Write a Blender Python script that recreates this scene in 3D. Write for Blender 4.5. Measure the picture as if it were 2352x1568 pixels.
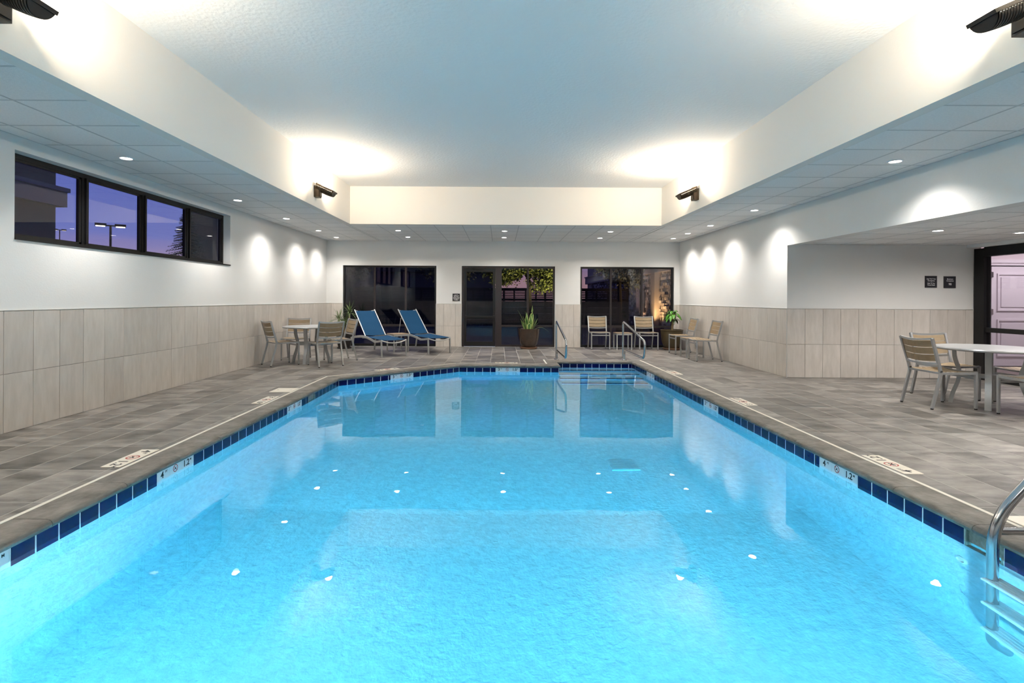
import bpy, math, random
from mathutils import Vector, Matrix
random.seed(7)
PI = math.pi
SC = bpy.context.scene
COL = SC.collection
for o in list(bpy.data.objects): bpy.data.objects.remove(o)

# ---------------------------------------------------------------- camera
H = 1.31                      # eye height above the deck
F = 1182.0                    # focal length in pixels of a 2352 px wide frame
cd = bpy.data.cameras.new('camera'); cam = bpy.data.objects.new('camera', cd); COL.objects.link(cam)
cam.location = (0, 0, H); cam.rotation_euler = (PI/2, math.radians(-0.32), 0)
cd.sensor_width = 36; cd.lens = F/2352*36
cd.shift_x = 28/2352; cd.shift_y = -98/2352
cd.clip_start = 0.02; cd.clip_end = 300
SC.camera = cam

# ---------------------------------------------------------------- exposure, world
SC.view_settings.view_transform = 'Standard'; SC.view_settings.look = 'None'
SC.view_settings.gamma = 1; SC.view_settings.use_curve_mapping = False
SC.view_settings.exposure = 0.55
W = bpy.data.worlds.new('dusk_sky'); SC.world = W; W.use_nodes = True
nt = W.node_tree; nt.nodes.clear()
def N(nt, t, **k):
    n = nt.nodes.new(t)
    for a, b in k.items(): setattr(n, a, b)
    return n
tc = N(nt, 'ShaderNodeTexCoord'); sx = N(nt, 'ShaderNodeSeparateXYZ')
nz = N(nt, 'ShaderNodeTexNoise'); nz.inputs['Scale'].default_value = 2.2; nz.inputs['Detail'].default_value = 5
mp = N(nt, 'ShaderNodeMapping'); mp.inputs['Scale'].default_value = (1, 1, 7)
ad = N(nt, 'ShaderNodeMath', operation='MULTIPLY_ADD'); ad.inputs[1].default_value = 0.09
cr = N(nt, 'ShaderNodeValToRGB'); bg = N(nt, 'ShaderNodeBackground'); ow = N(nt, 'ShaderNodeOutputWorld')
L = nt.links.new
L(tc.outputs['Generated'], sx.inputs[0]); L(tc.outputs['Generated'], mp.inputs[0]); L(mp.outputs[0], nz.inputs['Vector'])
L(nz.outputs['Fac'], ad.inputs[0]); L(sx.outputs['Z'], ad.inputs[2]); L(ad.outputs[0], cr.inputs[0])
e = cr.color_ramp.elements
e[0].position = 0.0; e[0].color = (.50, .30, .33, 1)
e[1].position = 1.0; e[1].color = (.035, .05, .18, 1)
for p, c in ((.07, (.52, .33, .37, 1)), (.14, (.17, .20, .54, 1)), (.25, (.105, .14, .48, 1)), (.45, (.07, .10, .38, 1))):
    q = e.new(p); q.color = c
L(cr.outputs[0], bg.inputs[0]); bg.inputs[1].default_value = 1.0; L(bg.outputs[0], ow.inputs[0])

# light levels
P_DOWN = 90.0
P_SCONCE = 112.0
P_POOL = 57.0
C_DOWN = (1.0, .945, .865); C_SCONCE = (1.0, .82, .60); C_POOL = (.94, .92, 1.0)

# ================================================================= helpers
class MB:
    def __init__(s): s.v = []; s.f = []; s.m = []; s.sm = []
    def add(s, vs, fs, mi=0, sm=False):
        b = len(s.v); s.v += [tuple(p) for p in vs]
        for f in fs: s.f.append(tuple(b+i for i in f)); s.m.append(mi); s.sm.append(sm)
    def box(s, x0, x1, y0, y1, z0, z1, mi=0, M=None):
        vs = [Vector((x, y, z)) for z in (z0, z1) for y in (y0, y1) for x in (x0, x1)]
        if M: vs = [M @ p for p in vs]
        s.add(vs, [(0,2,3,1),(4,5,7,6),(0,1,5,4),(2,6,7,3),(0,4,6,2),(1,3,7,5)], mi)
    def bbox(s, x0, x1, y0, y1, z0, z1, b=.003, mi=0):
        # box with bevelled top edge (12..20 tris)
        vs = [(x0,y0,z0),(x1,y0,z0),(x1,y1,z0),(x0,y1,z0),(x0,y0,z1-b),(x1,y0,z1-b),(x1,y1,z1-b),(x0,y1,z1-b),
              (x0+b,y0+b,z1),(x1-b,y0+b,z1),(x1-b,y1-b,z1),(x0+b,y1-b,z1)]
        s.add(vs, [(3,2,1,0),(0,1,5,4),(1,2,6,5),(2,3,7,6),(3,0,4,7),(4,5,9,8),(5,6,10,9),(6,7,11,10),(7,4,8,11),(8,9,10,11)], mi)
    def prism(s, poly, z0, z1, mi=0, M=None):
        n = len(poly); vs = [Vector((p[0], p[1], z0)) for p in poly]+[Vector((p[0], p[1], z1)) for p in poly]
        if M: vs = [M @ p for p in vs]
        s.add(vs, [tuple(range(n-1, -1, -1)), tuple(range(n, 2*n))]+[(i, (i+1) % n, n+(i+1) % n, n+i) for i in range(n)], mi)
    def tube(s, path, r, n=12, mi=0, closed=False, flat=None, cap=True, rs=None):
        P = [Vector(p) for p in path]; m = len(P); rings = []
        t0 = (P[1]-P[0]).normalized()
        up = Vector((0, 0, 1)) if abs(t0.z) < .9 else Vector((0, 1, 0))
        a = t0.cross(up).normalized()
        for i in range(m):
            if closed: t = (P[(i+1) % m]-P[i-1]).normalized()
            else: t = ((P[min(i+1, m-1)]-P[max(i-1, 0)])).normalized()
            a = (a-t*a.dot(t)).normalized(); b = t.cross(a)
            rr = rs[i] if rs else r
            if flat:
                w, h = flat
                k = 1.0
                if 0 < i < m-1 or closed:
                    d = (P[(i+1) % m]-P[i]).normalized(); k = 1/max(.5, t.dot(d))
                rings.append([P[i]+a*w*k*sx_+b*h*k*sy_ for sx_, sy_ in ((-.5,-.5),(.5,-.5),(.5,.5),(-.5,.5))])
            else:
                rings.append([P[i]+(a*math.cos(2*PI*j/n)+b*math.sin(2*PI*j/n))*rr for j in range(n)])
        k = 4 if flat else n; vs = [p for R in rings for p in R]; fs = []
        for i in range(m if closed else m-1):
            i2 = (i+1) % m
            for j in range(k): fs.append((i*k+j, i*k+(j+1) % k, i2*k+(j+1) % k, i2*k+j))
        if cap and not closed: fs += [tuple(range(k-1, -1, -1)), tuple((m-1)*k+j for j in range(k))]
        s.add(vs, fs, mi, not flat)
    def lathe(s, prof, n=24, c=(0, 0, 0), mi=0, M=None, sm=True):
        vs = []; fs = []
        for r, z in prof:
            for j in range(n):
                p = Vector((c[0]+r*math.cos(2*PI*j/n), c[1]+r*math.sin(2*PI*j/n), c[2]+z))
                vs.append(M @ p if M else p)
        for i in range(len(prof)-1):
            for j in range(n): fs.append((i*n+j, i*n+(j+1) % n, (i+1)*n+(j+1) % n, (i+1)*n+j))
        if prof[0][0] > 1e-5: fs.append(tuple(range(n-1, -1, -1)))
        if prof[-1][0] > 1e-5: fs.append(tuple((len(prof)-1)*n+j for j in range(n)))
        s.add(vs, fs, mi, sm)
    def mesh(s, name, mats, sharp=35):
        me = bpy.data.meshes.new(name); me.from_pydata(s.v, [], s.f)
        for m in (mats if isinstance(mats, (list, tuple)) else [mats]): me.materials.append(m)
        me.polygons.foreach_set('material_index', s.m)
        if any(s.sm):
            me.polygons.foreach_set('use_smooth', s.sm)
            me.update(); me.set_sharp_from_angle(angle=math.radians(sharp))
        me.update(); return me

def link(name, data, parent=None, loc=(0, 0, 0), rz=0):
    o = bpy.data.objects.new(name, data); COL.objects.link(o); o.location = loc; o.rotation_euler = (0, 0, rz)
    if parent: o.parent = parent
    return o
def part(name, mb, mat, parent=None, loc=(0, 0, 0), rz=0):
    return link(name, mb.mesh(name, mat), parent, loc, rz)
def struct(name, mb, mat):
    o = part(name, mb, mat); o['kind'] = 'structure'; return o
def thing(name, label, cat, loc=(0, 0, 0), rz=0, group=None):
    o = link(name, None, None, loc, rz); o.empty_display_size = .1
    o['label'] = label; o['category'] = cat
    if group: o['group'] = group
    return o
def tag(o, label, cat, group=None, kind=None):
    if label: o['label'] = label
    if cat: o['category'] = cat
    if group: o['group'] = group
    if kind: o['kind'] = kind
    return o
def dup(root, loc, rz, label=None, group=None, keep_rot=False):
    def cp(o, par):
        c = o.copy(); COL.objects.link(c)
        if par: c.parent = par
        for ch in CH.get(o.name, []): cp(ch, c)
        return c
    CH = {}
    for o in COL.objects:
        if o.parent: CH.setdefault(o.parent.name, []).append(o)
    r = cp(root, None); r.location = loc; r.rotation_euler = (0, 0, rz)
    if label: r['label'] = label
    if group: r['group'] = group
    return r
def fillet(path, r, seg=5):
    P = [Vector(p) for p in path]; out = [P[0]]
    for i in range(1, len(P)-1):
        a = (P[i-1]-P[i]); b = (P[i+1]-P[i]); d = min(r, a.length*.49, b.length*.49)
        p0 = P[i]+a.normalized()*d; p1 = P[i]+b.normalized()*d
        for k in range(seg+1):
            t = k/seg; out.append(p0*(1-t)**2+P[i]*2*t*(1-t)+p1*t*t)
    out.append(P[-1]); return out

# ================================================================= materials
def mat(name, col, rough=.5, metal=0, spec=None, var=0, vscale=8, stretch=(1,1,1), bump=0, bscale=60, bdet=3, col2=None, world=True, coat=0, objvar=0):
    m = bpy.data.materials.new(name); m.use_nodes = True; nt = m.node_tree; b = nt.nodes['Principled BSDF']
    b.inputs['Roughness'].default_value = rough; b.inputs['Metallic'].default_value = metal
    b.inputs['Base Color'].default_value = (*col, 1)
    if spec is not None: b.inputs['Specular IOR Level'].default_value = spec
    if coat: b.inputs['Coat Weight'].default_value = coat
    L = nt.links.new
    if var or bump or objvar:
        if world: g = N(nt, 'ShaderNodeNewGeometry'); src = g.outputs['Position']
        else: g = N(nt, 'ShaderNodeTexCoord'); src = g.outputs['Object']
        mp = N(nt, 'ShaderNodeMapping'); mp.inputs['Scale'].default_value = stretch; L(src, mp.inputs[0])
        oi = N(nt, 'ShaderNodeObjectInfo')
        if objvar:
            vm = N(nt, 'ShaderNodeVectorMath', operation='SCALE'); cb = N(nt, 'ShaderNodeCombineXYZ')
            L(oi.outputs['Random'], cb.inputs[0]); L(oi.outputs['Random'], cb.inputs[1]); L(cb.outputs[0], vm.inputs[0]); vm.inputs['Scale'].default_value = 37
            va = N(nt, 'ShaderNodeVectorMath', operation='ADD'); L(mp.outputs[0], va.inputs[0]); L(vm.outputs[0], va.inputs[1]); vec = va.outputs[0]
        else: vec = mp.outputs[0]
    if var or objvar:
        n = N(nt, 'ShaderNodeTexNoise'); n.inputs['Scale'].default_value = vscale; n.inputs['Detail'].default_value = 5; n.inputs['Roughness'].default_value = .6
        L(vec, n.inputs['Vector'])
        r = N(nt, 'ShaderNodeMapRange'); r.inputs[1].default_value = .3; r.inputs[2].default_value = .7
        L(n.outputs['Fac'], r.inputs[0])
        mx = N(nt, 'ShaderNodeMix', data_type='RGBA'); L(r.outputs[0], mx.inputs[0])
        c2 = col2 or tuple(c*(1-var) for c in col)
        mx.inputs[6].default_value = (*col, 1); mx.inputs[7].default_value = (*c2, 1)
        out = mx.outputs[2]
        if objvar:
            r2 = N(nt, 'ShaderNodeMapRange'); r2.inputs[3].default_value = 1-objvar; r2.inputs[4].default_value = 1+objvar
            L(oi.outputs['Random'], r2.inputs[0])
            sc = N(nt, 'ShaderNodeVectorMath', operation='SCALE'); L(out, sc.inputs[0]); L(r2.outputs[0], sc.inputs['Scale']); out = sc.outputs[0]
        L(out, b.inputs['Base Color'])
    if bump:
        n2 = N(nt, 'ShaderNodeTexNoise'); n2.inputs['Scale'].default_value = bscale; n2.inputs['Detail'].default_value = bdet; L(src, n2.inputs['Vector'])
        bp = N(nt, 'ShaderNodeBump'); bp.inputs['Strength'].default_value = bump; bp.inputs['Distance'].default_value = .01
        L(n2.outputs['Fac'], bp.inputs['Height']); L(bp.outputs[0], b.inputs['Normal'])
    return m
def emis(name, col, s):
    m = bpy.data.materials.new(name); m.use_nodes = True; nt = m.node_tree; nt.nodes.clear()
    e = N(nt, 'ShaderNodeEmission'); e.inputs[0].default_value = (*col, 1); e.inputs[1].default_value = s
    o = N(nt, 'ShaderNodeOutputMaterial'); nt.links.new(e.outputs[0], o.inputs[0]); return m
def glass_pane(name, tint):
    m = bpy.data.materials.new(name); m.use_nodes = True; nt = m.node_tree; nt.nodes.clear(); L = nt.links.new
    g = N(nt, 'ShaderNodeNewGeometry'); io = N(nt, 'ShaderNodeMapRange'); io.inputs[3].default_value = 1.55; io.inputs[4].default_value = 1/1.55
    L(g.outputs['Backfacing'], io.inputs[0])
    fr = N(nt, 'ShaderNodeFresnel'); L(io.outputs[0], fr.inputs['IOR'])
    t = N(nt, 'ShaderNodeBsdfTransparent'); t.inputs[0].default_value = (*tint, 1)
    gl = N(nt, 'ShaderNodeBsdfGlossy'); gl.inputs['Roughness'].default_value = 0.0
    mx = N(nt, 'ShaderNodeMixShader'); o = N(nt, 'ShaderNodeOutputMaterial')
    L(fr.outputs[0], mx.inputs[0]); L(t.outputs[0], mx.inputs[1]); L(gl.outputs[0], mx.inputs[2]); L(mx.outputs[0], o.inputs[0]); return m

M_wall = mat('painted_drywall', (.77, .765, .755), .75, var=.03, vscale=2, bump=.12, bscale=70)
M_cove = mat('painted_cove', (.78, .76, .73), .8, bump=.08, bscale=60)
M_ceil = mat('textured_plaster_ceiling', (.74, .75, .76), .85, bump=.55, bscale=26, bdet=5)
M_dark = mat('charcoal_paint', (.10, .095, .10), .7)
M_acou = mat('acoustic_tile', (.86, .86, .86), .9, var=.10, vscale=55, bump=.35, bscale=140, objvar=.02)
M_grid = mat('ceiling_grid', (.55, .56, .57), .6)
M_wtile = mat('wall_porcelain', (.62, .575, .535), .35, var=.2, vscale=3.2, stretch=(5, 5, 1), col2=(.52, .48, .44), objvar=.06, bump=.03)
M_grout = mat('wall_grout', (.20, .185, .17), .9)
M_fgrout = mat('deck_grout', (.50, .48, .45), .9)
M_trim = mat('metal_trim', (.72, .72, .70), .35, .6)
M_frame = mat('dark_bronze_aluminium', (.009, .009, .010), .45, .0, spec=.3)
M_frame2 = mat('bronze_aluminium', (.030, .024, .026), .45, .1, spec=.3)
M_glass = glass_pane('window_glass', (.80, .80, .82))
M_bglass = glass_pane('tinted_glass', (.62, .60, .63))
M_alum = mat('silver_powdercoat', (.42, .43, .44), .38, .55, var=.06, vscale=20)
M_steel = mat('stainless_steel', (.55, .56, .58), .16, 1)
M_slat = mat('tan_slat', (.30, .222, .135), .38, var=.25, vscale=12, stretch=(1, 1, 6), objvar=.08, world=False)
M_sling = mat('blue_sling', (.008, .052, .125), .85, spec=.15, var=.25, vscale=120, bump=.3, bscale=300)
M_white = mat('white_plastic', (.80, .80, .82), .3)
M_ctile = mat('cream_marker_tile', (.80, .74, .64), .35)
M_black = mat('black_ink', (.012, .012, .014), .5)
M_red = mat('red_ink', (.42, .03, .025), .5)
M_navy = mat('navy_glazed_tile', (.002, .004, .075), .12, spec=.35, var=.3, vscale=9, objvar=.15)
M_wgrout = mat('white_grout', (.80, .82, .86), .8)
M_cope = mat('cast_stone_coping', (.235, .218, .198), .6, var=.4, vscale=5, stretch=(1, 1, 9), col2=(.085, .078, .068), bump=.7, bscale=28, objvar=.10)
M_strip = mat('white_deck_strip', (.78, .74, .66), .6, var=.1, vscale=30)
M_plas = mat('pool_plaster', (.68, .86, .91), .8, var=.22, vscale=14, bump=.8, bscale=30)
M_pot = mat('brown_glazed_pot', (.045, .026, .018), .25, var=.3, vscale=6, coat=.3)
M_pot2 = mat('olive_brown_pot', (.07, .05, .022), .35, var=.3, vscale=6)
M_potk = mat('black_pot', (.018, .016, .015), .35)
M_skim = mat('mottled_plastic', (.30, .31, .27), .6, var=.5, vscale=25)  # dull mottled tone for the skimmer mouths
M_sauc = mat('terracotta_saucer', (.16, .085, .05), .6)
M_soil = mat('potting_soil', (.03, .02, .014), .95, bump=.6, bscale=50)
M_bronze = mat('bronze_casting', (.045, .032, .020), .4, .7)
M_blk = mat('black_casting', (.010, .010, .011), .45, .3)
M_door = mat('painted_door', (.74, .68, .72), .4)
M_corr = mat('corridor_paint', (.66, .56, .58), .8, bump=.2, bscale=25)
M_lens = emis('downlight_lens', (1.0, .95, .86), 14)
M_slens = emis('uplight_lens', (1.0, .86, .62), 10)
M_plens = emis('pool_light_lens', (.8, .95, 1.0), 6)
M_leaf = mat('green_leaf', (.09, .30, .025), .4, var=.4, vscale=9)
M_leafd = mat('dark_leaf', (.03, .075, .022), .45, var=.5, vscale=9, col2=(.10, .12, .05))
M_bark = mat('dark_bark', (.035, .028, .022), .9, bump=.5)
M_leafs = mat('strap_leaf', (.06, .12, .035), .4, var=.5, vscale=14, col2=(.20, .24, .11))
M_trunk = mat('woody_trunk', (.33, .24, .13), .8, var=.4, vscale=30, bump=.4)
# variegated sword leaf: pale edges
def sword_mat():
    m = mat('variegated_leaf', (.2, .3, .08), .4); nt = m.node_tree; b = nt.nodes['Principled BSDF']
    at = N(nt, 'ShaderNodeAttribute'); at.attribute_name = 'edge'
    cr = N(nt, 'ShaderNodeValToRGB'); cr.color_ramp.elements[0].position = .45; cr.color_ramp.elements[0].color = (.05, .14, .03, 1)
    cr.color_ramp.elements[1].position = .75; cr.color_ramp.elements[1].color = (.44, .52, .18, 1)
    nt.links.new(at.outputs['Fac'], cr.inputs[0]); nt.links.new(cr.outputs[0], b.inputs['Base Color']); return m
M_sword = sword_mat()

# deck tile: every tile of the grid has its own tone and its own patch of streaks
TX, TY, OX, OY = .308, .613, -3.576, 4.50
def deck_mat():
    m = bpy.data.materials.new('deck_porcelain'); m.use_nodes = True; nt = m.node_tree; b = nt.nodes['Principled BSDF']; L = nt.links.new
    g = N(nt, 'ShaderNodeNewGeometry'); s = N(nt, 'ShaderNodeSeparateXYZ'); L(g.outputs['Position'], s.inputs[0])
    ids = []
    for k, (o, t) in enumerate(((OX, TX), (OY, TY))):
        a = N(nt, 'ShaderNodeMath', operation='SUBTRACT'); a.inputs[1].default_value = o; L(s.outputs[k], a.inputs[0])
        d = N(nt, 'ShaderNodeMath', operation='DIVIDE'); d.inputs[1].default_value = t; L(a.outputs[0], d.inputs[0])
        f = N(nt, 'ShaderNodeMath', operation='FLOOR'); L(d.outputs[0], f.inputs[0]); ids.append(f)
    c = N(nt, 'ShaderNodeCombineXYZ'); L(ids[0].outputs[0], c.inputs[0]); L(ids[1].outputs[0], c.inputs[1])
    wn = N(nt, 'ShaderNodeTexWhiteNoise', noise_dimensions='3D'); L(c.outputs[0], wn.inputs['Vector'])
    mp = N(nt, 'ShaderNodeMapping'); mp.inputs['Scale'].default_value = (1.0, 2.6, 1); L(g.outputs['Position'], mp.inputs[0])
    sc = N(nt, 'ShaderNodeVectorMath', operation='SCALE'); sc.inputs['Scale'].default_value = 29; L(wn.outputs['Color'], sc.inputs[0])
    va = N(nt, 'ShaderNodeVectorMath', operation='ADD'); L(mp.outputs[0], va.inputs[0]); L(sc.outputs[0], va.inputs[1])
    n1 = N(nt, 'ShaderNodeTexNoise'); n1.inputs['Scale'].default_value = 2.6; n1.inputs['Detail'].default_value = 7; n1.inputs['Roughness'].default_value = .62
    L(va.outputs[0], n1.inputs['Vector'])
    cr = N(nt, 'ShaderNodeValToRGB'); L(n1.outputs['Fac'], cr.inputs[0]); E = cr.color_ramp.elements
    E[0].position = .33; E[0].color = (.045, .042, .038, 1); E[1].position = .68; E[1].color = (.275, .255, .237, 1)
    q = E.new(.48); q.color = (.15, .139, .129, 1)
    r = N(nt, 'ShaderNodeMapRange'); r.inputs[3].default_value = .70; r.inputs[4].default_value = 1.28; L(wn.outputs['Value'], r.inputs[0])
    v = N(nt, 'ShaderNodeVectorMath', operation='SCALE'); L(cr.outputs[0], v.inputs[0]); L(r.outputs[0], v.inputs['Scale']); L(v.outputs[0], b.inputs['Base Color'])
    rr = N(nt, 'ShaderNodeMapRange'); rr.inputs[3].default_value = .30; rr.inputs[4].default_value = .48; L(n1.outputs['Fac'], rr.inputs[0]); L(rr.outputs[0], b.inputs['Roughness'])
    bp = N(nt, 'ShaderNodeBump'); bp.inputs['Strength'].default_value = .12; bp.inputs['Distance'].default_value = .01; L(n1.outputs['Fac'], bp.inputs['Height']); L(bp.outputs[0], b.inputs['Normal'])
    return m
M_deck = deck_mat()
# water: refracting surface with fine ripples, red light absorbed in the body
def water_mat():
    m = bpy.data.materials.new('pool_water'); m.use_nodes = True; nt = m.node_tree; nt.nodes.clear(); L = nt.links.new
    g = N(nt, 'ShaderNodeBsdfGlass'); g.inputs['IOR'].default_value = 1.333; g.inputs['Roughness'].default_value = 0.0
    ge = N(nt, 'ShaderNodeNewGeometry')
    n = N(nt, 'ShaderNodeTexNoise'); n.inputs['Scale'].default_value = 2.2; n.inputs['Detail'].default_value = 3; L(ge.outputs['Position'], n.inputs['Vector'])
    bp = N(nt, 'ShaderNodeBump'); bp.inputs['Strength'].default_value = .17; bp.inputs['Distance'].default_value = .004
    n2 = N(nt, 'ShaderNodeTexNoise'); n2.inputs['Scale'].default_value = 22; n2.inputs['Detail'].default_value = 2; L(ge.outputs['Position'], n2.inputs['Vector'])
    ma = N(nt, 'ShaderNodeMath', operation='MULTIPLY_ADD'); ma.inputs[1].default_value = .035; L(n2.outputs['Fac'], ma.inputs[0]); L(n.outputs['Fac'], ma.inputs[2])
    L(ma.outputs[0], bp.inputs['Height']); L(bp.outputs[0], g.inputs['Normal'])
    va = N(nt, 'ShaderNodeVolumeAbsorption'); va.inputs['Color'].default_value = (0.0, .85, 1.0, 1); va.inputs['Density'].default_value = .45
    o = N(nt, 'ShaderNodeOutputMaterial'); L(g.outputs[0], o.inputs[0]); L(va.outputs[0], o.inputs['Volume']); return m
M_water = water_mat()

# ================================================================= room dimensions
XL, XR, YB, YN = -4.72, 4.89, 14.0, -.55        # side walls, far wall, wall behind the camera
ZC, ZT = 2.87, 3.66                              # dropped ceiling, raised ceiling
CXL, CXR, CY0, CY1 = -3.16, 3.39, 1.4, 10.82     # raised well
YA, XA, ZA = 8.76, 8.06, 2.266                   # seating alcove: back wall, far side, ceiling
POOL = [(-2.65, .6), (-2.65, 8.48), (-.80, 10.2), (1.18, 10.2), (1.18, 10.9), (2.81, 10.9), (2.81, .6)]
ZW = -.13                                        # water level
def offset(u):
    out = []; n = len(POOL)
    for i in range(n):
        p0 = Vector(POOL[i-1]); p = Vector(POOL[i]); p1 = Vector(POOL[(i+1) % n])
        d0 = (p-p0).normalized(); d1 = (p1-p).normalized()
        n0 = Vector((-d0.y, d0.x)); n1 = Vector((-d1.y, d1.x))
        k = (n0+n1); k = k/(k.dot(n0)); out.append(p+k*u)
    return out

# ---------------------------------------------------------------- walls
b = MB()
def wall_holes(b, axis, a0, a1, s0, s1, z0, z1, holes):
    # slab between a0..a1 across (thickness s0..s1), holes = [(h0,h1,hz0,hz1)]
    def bx(p, q, r, t):
        if q-p < 1e-4 or t-r < 1e-4: return
        if axis == 'y': b.box(s0, s1, p, q, r, t)
        else: b.box(p, q, s0, s1, r, t)
    p = a0
    for h0, h1, g0, g1 in sorted(holes):
        bx(p, h0, z0, z1); bx(h0, h1, z0, g0); bx(h0, h1, g1, z1); p = h1
    bx(p, a1, z0, z1)
WZ0, WZ1 = 1.865, 2.735
wall_holes(b, 'y', YN-.2, YB+.2, XL-.22, XL, -.3, ZT+.2, [(5.0, 9.0, WZ0, WZ1), (.4, 3.7, WZ0, WZ1)])
wall_left = struct('wall_left', b, M_wall)
b = MB(); BH = [(-4.27, -1.73, 0.0, 2.20), (-1.04, 1.50, 0.0, 2.20), (2.19, 4.74, 0.0, 2.195)]
wall_holes(b, 'x', XL, XR+.2, YB, YB+.2, -.3, ZT+.2, BH)
wall_back = struct('wall_back', b, M_wall)
b = MB(); b.box(XR, XR+.18, YA+.01, YB, -.3, ZT+.2); b.box(XR, XR+.18, YN, YA+.01, ZA-.02, ZT+.2)
wall_right = struct('wall_right', b, M_wall)
b = MB(); b.box(XR+.18, XA+.14, YA+.01, YA+.2, -.3, ZA+.3)
b.box(XR, XR+.18, YA, YA+.01, -.3, ZA); b.box(XR+.18, XA, YA, YA+.01, -.3, ZA)
wall_alcove = struct('wall_alcove', b, M_wall)
b = MB(); b.box(XL, XA+.2, YN-.2, YN, -.3, ZT+.2)
wall_near = struct('wall_near', b, M_dark)
b = MB(); b.box(CXL, CXR, CY0, CY1, ZT, ZT+.1); ceiling = struct('ceiling', b, M_ceil)
# the white walls of the raised well
b = MB()
b.box(CXL-.13, CXL, CY0-.13, CY1+.13, ZC-.004, ZT+.1); b.box(CXR, CXR+.13, CY0-.13, CY1+.13, ZC-.004, ZT+.1)
b.box(CXL, CXR, CY1, CY1+.13, ZC-.004, ZT+.1); b.box(CXL, CXR, CY0-.13, CY0, ZC-.004, ZT+.1)
struct('wall_well', b, M_cove)
# dropped ceiling: slab above, grid and acoustic tiles below
b = MB()
b.box(XL, CXL-.13, YN, YB, ZC+.03, ZC+.08); b.box(CXR+.13, XR, YN, YB, ZC+.03, ZC+.08)
b.box(CXL-.13, CXR+.13, CY1+.13, YB, ZC+.03, ZC+.08); b.box(CXL-.13, CXR+.13, YN, CY0-.13, ZC+.03, ZC+.08)
soffit = struct('ceiling_soffit', b, M_wall)
cmesh = {}
def ctile(par, x0, x1, y0, y1, z):
    g = .006; w = round(x1-x0-2*g, 4); d = round(y1-y0-2*g, 4)
    if w < .03 or d < .03: return
    if (w, d) not in cmesh:
        m = MB(); m.box(-w/2, w/2, -d/2, d/2, .003, .016); m.box(-w/2+.0, w/2, -d/2, d/2, .016, .02)
        cmesh[(w, d)] = m.mesh('ceiling_tile', M_acou)
    link('ceiling_tile', cmesh[(w, d)], par, ((x0+x1)/2, (y0+y1)/2, z))
def cuts(a, b, o, t):
    k = math.ceil((a-o)/t+1e-3); out = [a]
    while o+k*t < b-1e-3: out.append(o+k*t); k += 1
    return out+[b]
gb = MB()
def cfield(par, x0, x1, y0, y1, z, ox, oy, gb, t=.605):
    xs = cuts(x0, x1, ox, t); ys = cuts(y0, y1, oy, t)
    for i in range(len(xs)-1):
        for j in range(len(ys)-1): ctile(par, xs[i], xs[i+1], ys[j], ys[j+1], z)
    for x in xs[1:-1]: gb.box(x-.009, x+.009, y0, y1, z+.001, z+.022)
    for y in ys[1:-1]: gb.box(x0, x1, y-.009, y+.009, z+.0012, z+.0215)
    for x in (x0, x1): gb.box(x-.004, x+.012 if x == x0 else x+.004, y0, y1, z, z+.02)
cfield(soffit, XL, CXL-.13, .9, YB, ZC, CXL-.13, 3.50, gb)
cfield(soffit, CXR+.13, XR, .9, YB, ZC, CXR+.13, 3.50, gb)
cfield(soffit, CXL-.13, CXR+.13, CY1+.13, YB, ZC, -3.26+.03, 3.50, gb)
part('ceiling_grid', gb, M_grid, soffit)
b = MB(); b.box(XR+.18, XA+.15, YN, YA, ZA+.03, ZA+.1); b.box(XA-.12, XA+.02, YN, YA, ZA-.05, ZA+.03)
ceil_a = struct('ceiling_alcove', b, M_wall); gb = MB()
cfield(ceil_a, XR+.18, XA-.12, 3.6, YA, ZA, XR+.30, YA-.2, gb); part('ceiling_grid', gb, M_grid, ceil_a)

# ---------------------------------------------------------------- wainscot tiles
wmesh = {}
def wtile(par, p, w, h, rz):
    w = round(w-.004, 4); h = round(h-.004, 4)
    if w < .02 or h < .02: return
    if (w, h) not in wmesh:
        m = MB(); bb = .0015
        vs = [(-w/2, 0, -h/2), (w/2, 0, -h/2), (w/2, 0, h/2), (-w/2, 0, h/2), (-w/2, -.007, -h/2), (w/2, -.007, -h/2), (w/2, -.007, h/2), (-w/2, -.007, h/2),
              (-w/2+bb, -.009, -h/2+bb), (w/2-bb, -.009, -h/2+bb), (w/2-bb, -.009, h/2-bb), (-w/2+bb, -.009, h/2-bb)]
        m.add(vs, [(0,1,2,3),(0,4,5,1),(1,5,6,2),(2,6,7,3),(3,7,4,0),(4,8,9,5),(5,9,10,6),(6,10,11,7),(7,11,8,4),(8,11,10,9)])
        wmesh[(w, h)] = m.mesh('tile', M_wtile)
    link('tile', wmesh[(w, h)], par, p, rz)
ZV = [0.0, .563, 1.168]
def wainscot(par, A, B, rz, phase, mod=.3125):
    # A->B runs left to right as seen by a viewer facing the wall; local -y is the face
    A = Vector(A); B = Vector(B); Ln = (B-A).length; d = (B-A)/Ln; n = Vector((d.y, -d.x))
    us = cuts(0, Ln, phase, mod)
    for i in range(len(us)-1):
        c = A+d*(us[i]+us[i+1])/2
        for k in range(2):
            wtile(par, (c.x, c.y, (ZV[k]+ZV[k+1])/2), us[i+1]-us[i], ZV[k+1]-ZV[k], rz)
    q = MB(); ang = math.atan2(d.y, d.x); M = Matrix.Translation((A.x, A.y, 0)) @ Matrix.Rotation(ang, 4, 'Z')
    q.box(0, Ln, -.004, .0, 0, 1.166, M=M); part('grout_bed', q, M_grout, par)
    q = MB(); q.box(0, Ln, -.011, 0, 1.168, 1.176, M=M); part('edge_trim', q, M_trim, par)
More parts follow.
